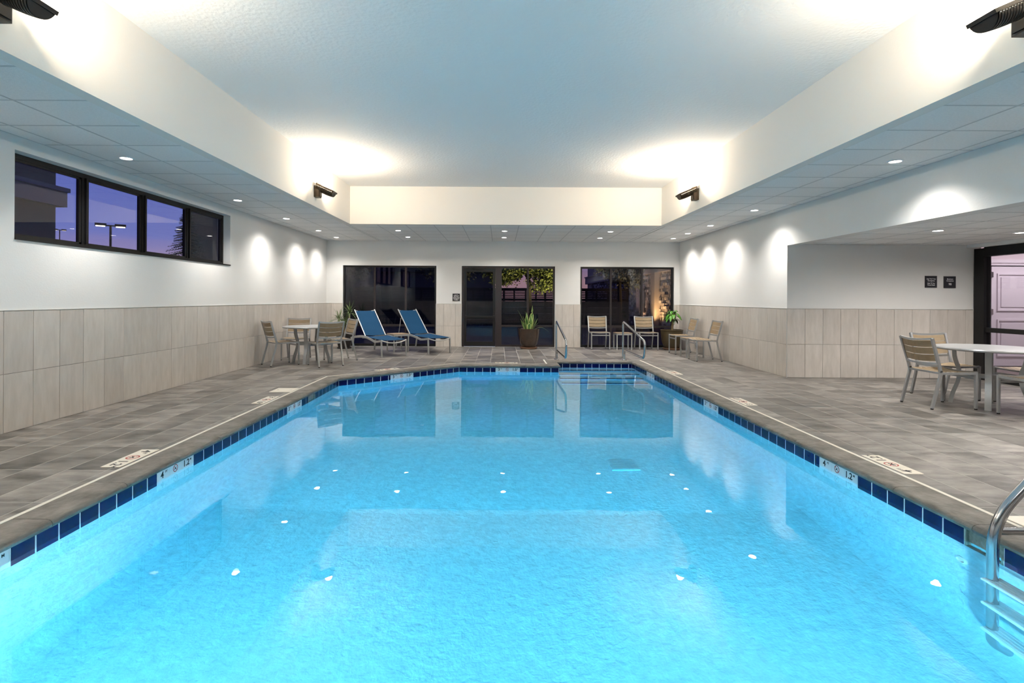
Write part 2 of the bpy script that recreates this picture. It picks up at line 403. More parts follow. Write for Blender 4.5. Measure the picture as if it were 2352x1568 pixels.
# left wall is seen facing -X: left to right = increasing Y
wainscot(wall_left, (XL, YN), (XL, YB), PI/2, (4.89-YN) % .3125)
wainscot(wall_back, (XL, YB), (-4.27, YB), 0, .14)
wainscot(wall_back, (-1.73, YB), (-1.04, YB), 0, .213)
wainscot(wall_back, (1.50, YB), (2.19, YB), 0, .20)
wainscot(wall_back, (4.74, YB), (XR, YB), 0, .07)
wainscot(wall_right, (XR, YB), (XR, YA), -PI/2, (YB-YA) % .3125)
wainscot(wall_alcove, (XR, YA), (XA, YA), 0, 0, .3035)
wainscot(wall_near, (XA, YN), (XL, YN), PI, .1)
q = MB(); q.box(XR-.012, XR+.001, YA-.012, YA+.001, 0, 1.176); part('corner_trim', q, M_trim, wall_right)
# tile reveals around the far openings
q = MB()
for x in (-4.27, -1.73, -1.04, 1.50, 2.19, 4.74):
    q.box(x-.006, x+.006, YB-.011, YB+.0, 0, 1.168)
part('jamb_trim', q, M_trim, wall_back)

# ---------------------------------------------------------------- deck floor
def clip(poly, a, b_, c):          # keep a*x+b*y<=c
    out = []
    for i in range(len(poly)):
        p, q = poly[i], poly[(i+1) % len(poly)]; dp = a*p[0]+b_*p[1]-c; dq = a*q[0]+b_*q[1]-c
        if dp <= 0: out.append(p)
        if (dp < 0 < dq) or (dq < 0 < dp):
            t = dp/(dp-dq); out.append((p[0]+(q[0]-p[0])*t, p[1]+(q[1]-p[1])*t))
    return out
DO = offset(.24); xl, xr = DO[0].x, DO[6].x; yn = DO[0].y
ch0, ch1 = DO[1], DO[2]; dd = (ch1-ch0).normalized(); cn = Vector((-dd.y, dd.x)); cc = cn.dot(ch0)
REG = [[(1, 0, xl)], [(-1, 0, -xr)], [(0, 1, yn), (-1, 0, -xl), (1, 0, xr)],
       [(-1, 0, -xl), (1, 0, ch1.x), (-cn.x, -cn.y, -cc)],
       [(-1, 0, -ch1.x), (1, 0, DO[3].x), (0, -1, -ch1.y)],
       [(-1, 0, -DO[3].x), (1, 0, xr), (0, -1, -DO[4].y)]]
def deck_frags(poly):
    out = []
    for R in REG:
        p = poly
        for a, b_, c in R:
            p = clip(p, a, b_, c)
            if len(p) < 3: break
        if len(p) >= 3:
            ar = abs(sum(p[i][0]*p[(i+1) % len(p)][1]-p[(i+1) % len(p)][0]*p[i][1] for i in range(len(p))))/2
            if ar > 2e-5: out.append(p)
    return out
b = MB()
for p in deck_frags([(XL-.1, YN-.1), (XA+.1, YN-.1), (XA+.1, YB+.1), (XL-.1, YB+.1)]): b.prism(p, -.30, -.0009)
# small back fill below the pool's coping
floor = struct('floor', b, M_fgrout)
g = .0038; cells = []
i0, i1 = math.floor((XL-OX)/TX), math.ceil((XA-OX)/TX); j0, j1 = math.floor((YN-OY)/TY), math.ceil((YB-OY)/TY)
for i in range(i0, i1):
    for j in range(j0, j1):
        x0, y0 = OX+i*TX, OY+j*TY; x1, y1 = x0+TX, y0+TY
        rooms = [(XL, XR, YN, YB)] if x0 < XR else []
        if x1 > XR: rooms.append((XR, XA, YN, YA))
        fr = []; full = False
        for rx0, rx1, ry0, ry1 in rooms:
            a0, a1, c0, c1 = max(x0+g, rx0), min(x1-g, rx1), max(y0+g, ry0), min(y1-g, ry1)
            if a1-a0 < .01 or c1-c0 < .01: continue
            f = deck_frags([(a0, c0), (a1, c0), (a1, c1), (a0, c1)]); fr += f
            if len(f) == 1 and len(f[0]) == 4 and a1-a0 > TX-2*g-1e-4 and c1-c0 > TY-2*g-1e-4:
                A = abs((f[0][2][0]-f[0][0][0])*(f[0][2][1]-f[0][0][1]))
                full = abs(A-(TX-2*g)*(TY-2*g)) < 1e-5
        if fr:
            cx = sum(p[0] for f in fr for p in f)/sum(len(f) for f in fr); cy = sum(p[1] for f in fr for p in f)/sum(len(f) for f in fr)
            vis = cy > .5 and abs(cx)*F/cy < 1230 and H*F/cy < 882 and not (cx > XR and cy > YA)
            cells.append(((cy if vis else 100+abs(cy)), fr, full, (x0+x1)/2, (y0+y1)/2))
cells.sort(key=lambda c: c[0])
fm = MB(); fm.box(-TX/2+g, TX/2-g, -TY/2+g, TY/2-g, -.006, 0); fullmesh = fm.mesh('tile', M_deck)
rest = MB()
for k, (_, fr, full, cx, cy) in enumerate(cells):
    if k < 299:
        if full: link('tile', fullmesh, floor, (cx, cy, 0))
        else:
            m = MB()
            for p in fr: m.prism(p, -.006, 0)
            part('tile', m, M_deck, floor)
    else:
        for p in fr: rest.prism(p, -.006, 0)
tag(part('distant_tiles', rest, M_deck, floor), None, None, kind='stuff')
# white strips between deck and coping
names = 'strip'
S0, S1 = offset(.21), offset(.24)
strip = MB(); strip2 = MB()
for i in range(7):
    j = (i+1) % 7; m = strip if i in (0, 1, 3, 5) else strip2
    m.prism([S0[i], S0[j], S1[j], S1[i]][::-1], -.02, .0015)
part('white_strip', strip, M_strip, floor); part('grout_strip', strip2, M_fgrout, floor)

# ---------------------------------------------------------------- coping stones and waterline tiles
PROF = [(.208, -.004), (.206, .001), (0.012, .001), (-.010, -.003), (-.024, -.013), (-.030, -.028), (-.026, -.042), (-.012, -.052), (.004, -.056), (.208, -.056)]
pool = MB()
# basin shell
ZT0 = -.205
def floor_z(y):
    if y < 4.6: return ZW-1.22
    if y < 7.4: return ZW-1.22+(y-4.6)/2.8*.29
    return ZW-.93
nP = len(POOL)
# walls follow the outline, subdivided along their length so the sloping floor meets them
ring = []
for i in range(nP):
    a = Vector(POOL[i]); c = Vector(POOL[(i+1) % nP]); n = max(1, int((c-a).length/.5))
    for k in range(n): ring.append(a+(c-a)*k/n)
vs = []; fs = []
R = .12
for p in ring: vs += [(p.x, p.y, ZT0), (p.x, p.y, floor_z(p.y)-.01)]
m_ = len(ring)
for i in range(m_): j = (i+1) % m_; fs.append((2*i, 2*i+1, 2*j+1, 2*j))
pool.add(vs, fs)
ys = [.55, 4.6, 5.2, 5.8, 6.4, 7.0, 7.4, 10.95]
for k in range(len(ys)-1):
    a, c = ys[k], ys[k+1]
    pool.add([(-2.7, a, floor_z(a)), (2.9, a, floor_z(a)), (2.9, c, floor_z(c)), (-2.7, c, floor_z(c))], [(0, 1, 2, 3)])
# ledge behind the tile band
O1 = offset(.02)
for i in range(nP):
    j = (i+1) % nP
    pool.add([(*POOL[i], ZT0), (*POOL[j], ZT0), (*O1[j], ZT0), (*O1[i], ZT0), (*O1[i], -.04), (*O1[j], -.04)], [(0, 1, 2, 3), (3, 2, 5, 4)])
# outer body so the basin is a solid shell below the deck
O2 = offset(.20)
for i in range(nP):
    j = (i+1) % nP; pool.add([(*O2[i], -.057), (*O2[j], -.057), (*O2[j], -1.6), (*O2[i], -1.6)], [(0, 1, 2, 3)])
pool.add([(*p, -1.6) for p in O2], [tuple(range(nP))])
basin = struct('pool_basin', pool, M_plas)
# concave cove where wall meets floor
q = MB()
for i in range(len(ring)):
    p, p1 = ring[i], ring[(i+1) % len(ring)]; d = (p1-p).normalized(); nn = Vector((d.y, -d.x))
    seg = 4; pts = []
    for e_ in (p, p1):
        for k in range(seg+1):
            t = k/seg*PI/2; u = R*(1-math.sin(t)); w = R*(1-math.cos(t))
            pts.append((e_.x+nn.x*u*1.0, e_.y+nn.y*u, floor_z(e_.y)+w+.002))
    q.add(pts, [(k, k+1, seg+1+k+1, seg+1+k) for k in range(seg)], 0, True)
part('floor_cove', q, M_plas, basin)
# steps in the recess
q = MB(); qe = MB()
for k, (yy, zz) in enumerate(((10.62, -.33), (10.32, -.54), (10.02, -.75), (9.72, -.95))):
    q.box(1.18, 2.83, yy, 10.92, -1.2, zz)
    qe.box(1.18, 2.81, yy-.004, yy+.045, zz-.03, zz+.004)
part('step', q, M_plas, basin); part('step_edge', qe, M_navy, basin)
gapsets = {0: [(7.13-.6, 7.40-.6)], 5: [(10.9-3.10, 10.9-2.86)]}
markers = {0: [(2.32, 2.79), (3.99, 4.46), (6.43, 6.90)], 5: [(4.03, 4.505), (6.6, 7.07), (9.33, 9.80)]}
mk_s = {0: [(a-.6, c-.6) for a, c in markers[0]], 1: [(.98, 1.45)], 2: [(.73, 1.20)], 5: [(10.9-c, 10.9-a) for a, c in markers[5]]}
backing = MB(); tmesh = {}
for i in range(nP):
    j = (i+1) % nP; A = Vector(POOL[i]); B = Vector(POOL[j]); Ln = (B-A).length; d = (B-A)/Ln; nn = Vector((-d.y, d.x)); ang = math.atan2(d.y, d.x)
    # coping stones
    nb = max(1, round(Ln/.61)); OA = {}
    for k in range(nb):
        s0, s1 = Ln*k/nb, Ln*(k+1)/nb; m = MB(); pts = []
        for e_, s in ((0, s0), (1, s1)):
            for u, z in PROF:
                OU = OA.setdefault(u, offset(u))
                if k == 0 and e_ == 0: P = OU[i]+d*.001
                elif k == nb-1 and e_ == 1: P = OU[j]-d*.001
                else: P = A+d*(s+(.0022 if e_ == 0 else -.0022))+nn*u
                pts.append((P.x, P.y, z))
        n = len(PROF)
        m.add(pts, [(q_, (q_+1) % n, n+(q_+1) % n, n+q_) for q_ in range(n)]+[tuple(range(n-1, -1, -1)), tuple(range(n, 2*n))], 0, True)
        part('coping_stone', m, M_cope, basin)
    # waterline tiles
    mod = .1555; holes = sorted(mk_s.get(i, [])+gapsets.get(i, [])); s = 0; spans = []
    for h0, h1 in holes: spans.append((s, h0)); s = h1
    spans.append((s, Ln))
    M = Matrix.Translation((A.x, A.y, 0)) @ Matrix.Rotation(ang, 4, 'Z')
    for h0, h1 in spans: backing.box(h0, h1, -.0005, .02, ZT0, -.05, M=M)
    for h0, h1 in mk_s.get(i, []): backing.box(h0, h1, .002, .02, ZT0, -.05, M=M)
    for h0, h1 in spans:
        s = h0
        while s < h1-.01:
            e_ = min(s+mod, h1); w = round(e_-s-.013, 4)
            if w > .01:
                if w not in tmesh:
                    m = MB(); m.box(-w/2, w/2, -.003, .004, -.0735, .0725); tmesh[w] = m.mesh('waterline_tile', M_navy)
                P = A+d*((s+e_)/2); link('waterline_tile', tmesh[w], basin, (P.x, P.y, -.130), ang)
            s = e_
part('tile_grout', backing, M_wgrout, basin)
# skimmer throats behind the two gaps
for i, (h0, h1) in ((0, gapsets[0][0]), (5, gapsets[5][0])):
    A = Vector(POOL[i]); B = Vector(POOL[(i+1) % nP]); d = (B-A).normalized(); M = Matrix.Translation((A.x, A.y, 0)) @ Matrix.Rotation(math.atan2(d.y, d.x), 4, 'Z')
    m = MB(); m.box(h0, h1, .015, .019, ZT0, -.056, M=M); m.box(h0, h0+.012, -.004, .016, ZT0, -.056, M=M); m.box(h1-.012, h1, -.004, .016, ZT0, -.056, M=M); m.box(h0, h1, -.004, .016, ZT0, ZT0+.012, M=M)
    part('skimmer_mouth', m, M_skim, basin)

# water body
O3 = offset(.012); m = MB(); n = nP
vs = [(*p, ZW) for p in O3]+[(*p, -1.45) for p in O3]
m.add(vs, [tuple(range(n))[::-1], tuple(range(n, 2*n))]+[(i, (i+1) % n, n+(i+1) % n, n+i) for i in range(n)])
me = m.mesh('pool_water', M_water)
water = link('pool_water', me); tag(water, 'clear turquoise water filling the swimming pool', 'water', kind='stuff')
import bmesh
bm = bmesh.new(); bm.from_mesh(me); bmesh.ops.recalc_face_normals(bm, faces=bm.faces); bm.to_mesh(me); bm.free()

# ================================================================= windows and doors
def pane_box(par, x0, x1, y0, y1, z0, z1, mt, name='pane'):
    m = MB(); m.box(x0, x1, y0, y1, z0, z1); return part(name, m, mt, par)
def struct_empty(name, loc=(0, 0, 0)):
    o = link(name, None, None, loc); o['kind'] = 'structure'; return o
# clerestory windows in the left wall
def clerestory(name, y0, y1, n):
    w = struct_empty(name, (XL, y0, WZ0))
    xo, xi = XL-.19, XL-.12; f = MB(); Z0, Z1 = WZ0, WZ1
    def B(a, c, d, e, mb=f, xa=xo, xb=xi): mb.box(xa-XL, xb-XL, a-y0, c-y0, d-WZ0, e-WZ0)
    B(y0, y1, Z0, Z0+.05); B(y0, y1, Z1-.05, Z1); B(y0, y0+.045, Z0+.05, Z1-.05); B(y1-.045, y1, Z0+.05, Z1-.05)
    part('frame', f, M_frame, w)
    pw = (y1-y0)/n
    for k in range(1, n):
        m = MB(); B(y0+k*pw-.045, y0+k*pw+.045, Z0+.05, Z1-.05, m); B(y0+k*pw-.012, y0+k*pw+.012, Z0+.05, Z1-.05, m, xi, xi+.025); part('mullion', m, M_frame, w)
    for k in range(n):
        m = MB(); a = y0+k*pw+.045; c = y0+(k+1)*pw-.045
        m.box(xo-XL+.03, xo-XL+.038, a-y0, c-y0, .05, Z1-WZ0-.05); part('pane', m, M_glass, w)
        m = MB()   # slim sash round each pane
        for q in ((a, a+.02, Z0+.05, Z1-.05), (c-.03, c, Z0+.05, Z1-.05), (a, c, Z0+.05, Z0+.07), (a, c, Z1-.075, Z1-.05)):
            m.box(xo-XL+.04, xo-XL+.06, q[0]-y0, q[1]-y0, q[2]-WZ0, q[3]-WZ0)
        part('sash', m, M_frame, w)
    m = MB(); m.box(-.13, .012, -.0, y1-y0, -.004, .014); part('sill', m, M_frame, w)
clerestory('window_1', 5.0, 9.0, 4); clerestory('window_2', .4, 3.7, 3)
# storefront windows in the far wall
def storefront(name, x0, x1, z1, mull, rail, mw=.05, drop=0):
    w = struct_empty(name, (x0, YB, 0)); y0, y1 = .05, .12; W_ = x1-x0; f = MB()
    f.box(0, .05, y0, y1, 0, z1); f.box(W_-.05, W_, y0, y1, 0, z1); f.box(.05, W_-.05, y0, y1, 0, .07); f.box(.05, W_-.05, y0, y1, z1-.05, z1)
    part('frame', f, M_frame, w)
    for x in mull: m = MB(); m.box(x-x0-mw/2, x-x0+mw/2, y0, y1, .07, z1-.05); part('mullion', m, M_frame2, w)
    xs = [x0+.05]+[v for x in mull for v in (x-mw/2, x+mw/2)]+[x1-.05]
    for k in range(0, len(xs), 2):
        m = MB(); m.box(xs[k]-x0, xs[k+1]-x0, y0+.02, y0+.05, rail-.03, rail+.03); part('rail', m, M_frame2, w)
        m = MB(); m.box(xs[k]-x0, xs[k+1]-x0, y0+.03, y0+.037, rail+.03, z1-.05); part('pane', m, M_bglass, w)
        m = MB(); m.box(xs[k]-x0, xs[k+1]-x0, y0+.03, y0+.037, .07, rail-.03); part('pane', m, M_bglass, w)
storefront('window_3', -4.27, -1.73, 2.20, (-3.42, -2.57), .57)
storefront('window_4', 2.19, 4.74, 2.195, (3.03, 3.88), .57)
# middle opening: glazed door on the left, fixed lights on the right
w = struct_empty('door_1', (-1.04, YB, 0)); f = MB(); y0, y1 = .05, .12; W_ = 2.54; z1 = 2.20
f.box(0, .06, y0, y1, 0, z1); f.box(W_-.05, W_, y0, y1, 0, z1); f.box(.06, W_-.05, y0, y1, z1-.06, z1); f.box(1.09, W_-.05, y0, y1, 0, .06)
f.box(.92, 1.09, y0-.01, y1+.01, 0, z1-.06); part('frame', f, M_frame2, w)
f = MB(); f.box(.065, .13, y0+.01, y1-.01, .015, z1-.065); f.box(.85, .915, y0+.01, y1-.01, .015, z1-.065); f.box(.13, .85, y0+.01, y1-.01, .015, .14); f.box(.13, .85, y0+.01, y1-.01, z1-.16, z1-.065)
f.box(.13, .85, y0+.01, y1-.01, .76, .82)
leaf = part('door_leaf', f, M_frame, w)
for a, c in ((.14, .76), (.82, z1-.16)): m = MB(); m.box(.13, .85, y0+.03, y0+.037, a, c); part('pane', m, M_bglass, leaf)
m = MB(); m.box(.09, .90, y0-.05, y0-.015, .80, .845); m.box(.09, .14, y0-.03, y0+.01, .79, .855); m.box(.85, .90, y0-.03, y0+.01, .79, .855); part('push_bar', m, M_blk, leaf)
m = MB(); m.box(.17, .42, y0-.05, y0+.01, z1-.075, z1-.01); m.tube([(.30, y0-.03, z1-.08), (.42, y0-.03, z1-.11), (.60, y0, z1-.115)], .008, 6); part('door_closer', m, M_blk, leaf)
m = MB(); m.box(1.78, 1.83, y0, y1, .06, z1-.06); part('mullion', m, M_frame2, w)
for a, c in ((1.09, 1.78), (1.83, W_-.05)):
    m = MB(); m.box(a, c, y0+.02, y0+.05, .54, .60); part('rail', m, M_frame2, w)
    for p, q in ((.06, .54), (.60, z1-.06)): m = MB(); m.box(a, c, y0+.03, y0+.037, p, q); part('pane', m, M_bglass, w)
# alcove storefront in the plane X = XA
w = struct_empty('door_2', (XA, YA, 0)); f = MB()
f.box(0, .12, -.19, -.01, 0, 2.20); f.box(0, .12, -9.2, -.19, 2.06, 2.22); f.box(0, .12, -9.2, -.19, 0, .10)
part('frame', f, M_frame, w)
f = MB(); f.box(.02, .10, -1.6, -.19, .80, .875); part('rail', f, M_frame, w)
for yy in (-1.6, -3.1, -4.6, -6.1, -7.6): f = MB(); f.box(0, .12, yy-.06, yy, .10, 2.06); part('mullion', f, M_frame, w)
for a, c in ((-1.6, -.19),):
    for p, q in ((.10, .80), (.875, 2.06)): m = MB(); m.box(.05, .058, a, c, p, q); part('pane', m, M_glass, w)
for a, c in ((-3.1, -1.66), (-4.6, -3.16), (-6.1, -4.66), (-7.6, -6.16), (-9.2, -7.66)): m = MB(); m.box(.05, .058, a, c, .10, 2.06); part('pane', m, M_glass, w)
# corridor beyond it
b = MB(); b.box(XA+.12, 9.86, 10.4, 10.55, -.02, 2.7); b.box(11.0, 13.0, 10.4, 10.55, -.02, 2.7); b.box(9.86, 11.0, 10.4, 10.55, 2.09, 2.7)
struct('wall_corridor', b, M_corr)
b = MB(); b.box(13.0, 13.15, YN-.2, 10.55, -.02, 2.7); b.box(XA+.14, XA+.2, YA+.2, 10.4, -.02, 2.7); b.box(XA+.2, 13.0, YN-.2, YN, -.02, 2.7); struct('wall_corridor_side', b, M_corr)
b = MB(); b.box(XA+.12, 13.1, YN, 10.5, 2.7, 2.8); struct('ceiling_corridor', b, M_corr)
b = MB(); b.box(XA+.12, 13.1, YN, 10.5, -.06, -.004); struct('floor_corridor', b, mat('corridor_carpet', (.22, .18, .17), .95))
w = struct_empty('door_3', (9.86, 10.4, 0)); f = MB()
f.box(-.07, 0, -.02, .0, 0, 2.16); f.box(1.14, 1.21, -.02, 0, 0, 2.16); f.box(-.07, 1.21, -.02, 0, 2.09, 2.16); f.box(0, .05, 0, .12, 0, 2.09); f.box(1.09, 1.14, 0, .12, 0, 2.09); f.box(.05, 1.09, 0, .12, 2.04, 2.09)
part('frame', f, M_door, w)
q_ = MB(); q_.box(-.02, 1.16, .35, .37, 0, 2.2); q_.box(-.04, -.02, .12, .37, 0, 2.2); q_.box(1.16, 1.18, .12, .37, 0, 2.2); q_.box(-.02, 1.16, .12, .37, 2.16, 2.2); part('gap_shade_box', q_, M_dark, w)  # dark box added behind the leaf so the door gap looks shaded
f = MB(); f.box(.095, 1.085, .02, .06, .01, 2.02)
leaf = part('door_leaf', f, M_door, w)
for p, q in ((.20, .95), (1.12, 1.88)):
    m = MB(); m.box(.20, .95, -.004, .022, p, p+.03); m.box(.20, .95, -.004, .022, q-.03, q); m.box(.20, .23, -.004, .022, p+.03, q-.03); m.box(.92, .95, -.004, .022, p+.03, q-.03); m.box(.28, .87, .004, .022, p+.08, q-.08); part('panel', m, M_door, leaf)
for z in (.25, 1.05, 1.80): m = MB(); m.box(.035, .12, .005, .022, z, z+.11); m.tube([(.075, .006, z-.004), (.075, .006, z+.114)], .008, 8); part('hinge', m, M_steel, leaf)
la = bpy.data.lights.new('corridor_lamp', 'AREA'); la.energy = 48; la.color = (1, .91, .95); la.shape = 'RECTANGLE'; la.size = 1.2; la.size_y = .6
lo = link('corridor_light', la, None, (10.4, 9.2, 2.68)); 
la2 = la.copy(); la2.energy = 30; lo2 = link('corridor_light', la2, None, (10.4, 4.5, 2.68))

# ================================================================= lights
def spot(par, e, col, size, blend, loc=(0, 0, 0), rot=(0, 0, 0), rad=.05):
    l = bpy.data.lights.new('bulb', 'SPOT'); l.energy = e; l.color = col; l.spot_size = math.radians(size); l.spot_blend = blend; l.shadow_soft_size = rad
    o = link('bulb', l, par, loc); o.rotation_euler = rot; return o
m = MB(); m.lathe([(.058, .004), (.060, -.006), (.078, -.007), (.082, 0.0), (.080, .006), (.060, .012)], 28); ringm = m.mesh('trim_ring', M_white)
m = MB(); m.lathe([(.0, -.001), (.058, -.001), (.058, .004), (0, .004)], 28); lensm = m.mesh('lens', M_lens)
def downlight(x, y, z, label, e=P_DOWN, group=None, cone=132):
    t = thing('downlight', label, 'ceiling light', (x, y, z), 0, group)
    link('trim_ring', ringm, t); link('lens', lensm, t)
    spot(t, e, C_DOWN, cone, 1.0, (0, 0, -.02)); return t
ordn = ['nearest the far wall', 'second from the far wall', 'third from the far wall', 'fourth from the far wall', 'fifth from the far wall, beside the long window']
G1 = 'recessed downlights along the left side'; G2 = 'recessed downlights along the right side'; G3 = 'recessed downlights in front of the far wall'
for k, y in enumerate((13.25, 11.95, 10.15, 8.27, 5.80)):
    downlight(-4.22, y, ZC, 'downlight in the left dropped ceiling, '+ordn[k], group=G1)
for k, y in enumerate((3.9, 2.0)): downlight(-4.22, y, ZC, ('round recessed downlight just outside the left edge of the photo', 'recessed downlight in the ceiling left of the camera')[k], group=G1)
ordr = ['nearest the far wall', 'second from the far wall', 'third from the far wall', 'fourth from the far wall', 'fifth from the far wall, above the alcove opening']
for k, y in enumerate((13.1, 12.1, 10.8, 8.93, 5.75)):
    downlight(4.41, y, ZC, 'downlight in the right dropped ceiling, '+ordr[k], group=G2)
for k, y in enumerate((3.9, 2.0)): downlight(4.41, y, ZC, ('round recessed downlight just outside the right edge of the photo', 'recessed downlight in the ceiling right of the camera')[k], group=G2)
for x, nm in ((-2.35, 'above the two blue loungers'), (.10, 'above the glazed door'), (2.54, 'above the slatted chairs by the right window')):
    downlight(x, 11.85, ZC, 'recessed downlight '+nm+', the one nearer the pool', group=G3)
    downlight(x, 13.1, ZC, 'recessed downlight '+nm+', the one nearer the far wall', group=G3)
for x, y, nm in ((5.92, 6.96, 'left one over the alcove table'), (7.2, 7.12, 'at the right edge of the photo'), (5.92, 4.2, 'in the near half of the alcove, left'), (7.2, 4.2, 'in the near half of the alcove, right'), (6.5, 1.6, 'at the near end of the alcove')):
    downlight(x, y, ZA, 'recessed downlight in the low alcove ceiling, '+nm, P_DOWN*1.25, 'recessed downlights of the alcove', 168)
for x in (-1.8, 1.8): downlight(x, .4, ZC, 'round fill downlight added near the camera, '+('left' if x < 0 else 'right'), group='fill downlights added near the camera')  # unseen fill lamps, added to brighten the dropped ceiling

def sconce(side, y, label, mt):
    # local +x points away from the wall
    x = CXL if side > 0 else CXR
    t = thing('wall_uplight', label, 'wall light', (x, y, 3.13), 0 if side > 0 else PI, 'uplights on the raised well walls')
    m = MB(); m.box(0, .085, -.065, .065, -.11, .085); m.box(.085, .098, -.05, .05, -.095, .07); part('backplate', m, mt, t)
    m = MB(); m.tube([(.07, 0, .01), (.15, 0, .02)], .028, 12); m.tube([(.13, -.05, .02), (.13, .05, .02)], .022, 12); part('knuckle', m, mt, t)
    # ribbed trough head, tilted outwards
    Mh = Matrix.Translation((.06, 0, .10)) @ Matrix.Rotation(math.radians(24), 4, 'Y')
    sh = MB(); nr = 15; n = 13; ln = .30
    for a in range(nr):
        u0, u1 = a*ln/nr, (a+1)*ln/nr
        taper = lambda u: 1-.12*max(0, (u/ln-.55)/.45)**2
        for (p, q, rr) in ((u0, u0+(u1-u0)*.55, .088), (u0+(u1-u0)*.55, u1, .082)):
            pts = []
            for u in (p, q):
                for k in range(n): th = PI+PI*k/(n-1); pts.append(Mh @ Vector((u+ (.03*math.sin(PI*k/(n-1)) if False else 0), rr*1.1*math.cos(th), rr*taper(u)*math.sin(th)*1.15)))
            sh.add(pts, [(k, k+1, n+k+1, n+k) for k in range(n-1)], 0, True)
        pts = []
        for rr in (.088, .082):
            for k in range(n): th = PI+PI*k/(n-1); u = u0+(u1-u0)*.55; pts.append(Mh @ Vector((u, rr*1.1*math.cos(th), rr*taper(u)*math.sin(th)*1.15)))
        sh.add(pts, [(k, k+1, n+k+1, n+k) for k in range(n-1)])
    for u in (0.0, ln):
        pts = [Mh @ Vector((u, .088*1.1*math.cos(PI+PI*k/(n-1)), .088*(1 if u == 0 else .88)*math.sin(PI+PI*k/(n-1))*1.15)) for k in range(n)]
        sh.add(pts, [tuple(range(n))])
    sh.box(-.01, ln+.01, -.10, -.092, -.012, .012, M=Mh); sh.box(-.01, ln+.01, .092, .10, -.012, .012, M=Mh); sh.box(ln, ln+.012, -.10, .10, -.014, .012, M=Mh); sh.box(-.012, .002, -.10, .10, -.014, .03, M=Mh)
    part('ribbed_head', sh, mt, t)
    m = MB(); m.box(.01, ln-.01, -.088, .088, -.02, -.012, M=Mh); part('lens', m, M_slens, t)
    l = bpy.data.lights.new('bulb', 'POINT'); l.shadow_soft_size = .06; l.energy = P_SCONCE; l.color = C_SCONCE
    link('bulb', l, t, Mh @ Vector((ln*.68, 0, .035)))
sconce(1, 8.78, 'bronze ribbed uplight on the left wall of the ceiling well, far one', M_bronze)
sconce(-1, 8.85, 'bronze ribbed uplight on the right wall of the ceiling well, far one', M_bronze)
sconce(1, 3.17, 'large black ribbed uplight in the top left corner of the photo', M_blk)
sconce(-1, 3.27, 'large black ribbed uplight in the top right corner of the photo', M_blk)

# underwater lamps
def poollamp(x, y, z, rz, label, k=1.0):
    # local +y points into the pool
    t = thing('pool_light', label, 'pool light', (x, y, z), rz, 'underwater lamps')
    M = Matrix.Rotation(-PI/2, 4, 'X')
    m = MB(); m.lathe([(.0, .0), (.15, 0), (.155, .012), (.125, .028), (.11, .028)], 28, M=M); part('housing', m, M_steel, t)
    m = MB(); m.lathe([(.11, .024), (.08, .034), (0, .038)], 28, M=M); part('lens', m, M_plens, t)
    l = bpy.data.lights.new('bulb', 'AREA'); l.shape = 'DISK'; l.size = .22; l.spread = 1.8; l.energy = P_POOL*k; l.color = C_POOL
    o = link('bulb', l, t, (0, .05, 0)); o.rotation_euler = (PI/2, 0, 0)
    o.rotation_euler = (-PI/2+PI, 0, 0)
    o.rotation_euler = Vector((0, 1, .0)).to_track_quat('-Z', 'Y').to_euler()
poollamp(-1.4, .6, -.62, 0, 'round underwater lamp in the pool wall below the camera, left')
poollamp(1.4, .6, -.62, 0, 'round underwater lamp in the pool wall below the camera, right')
poollamp(-2.65, 1.6, -.62, -PI/2, 'round underwater lamp added out of view in the left pool wall', .05)  # side wall lamps are added, unseen, to light the water
poollamp(2.81, 1.6, -.62, PI/2, 'round underwater lamp added out of view in the right pool wall', .05)

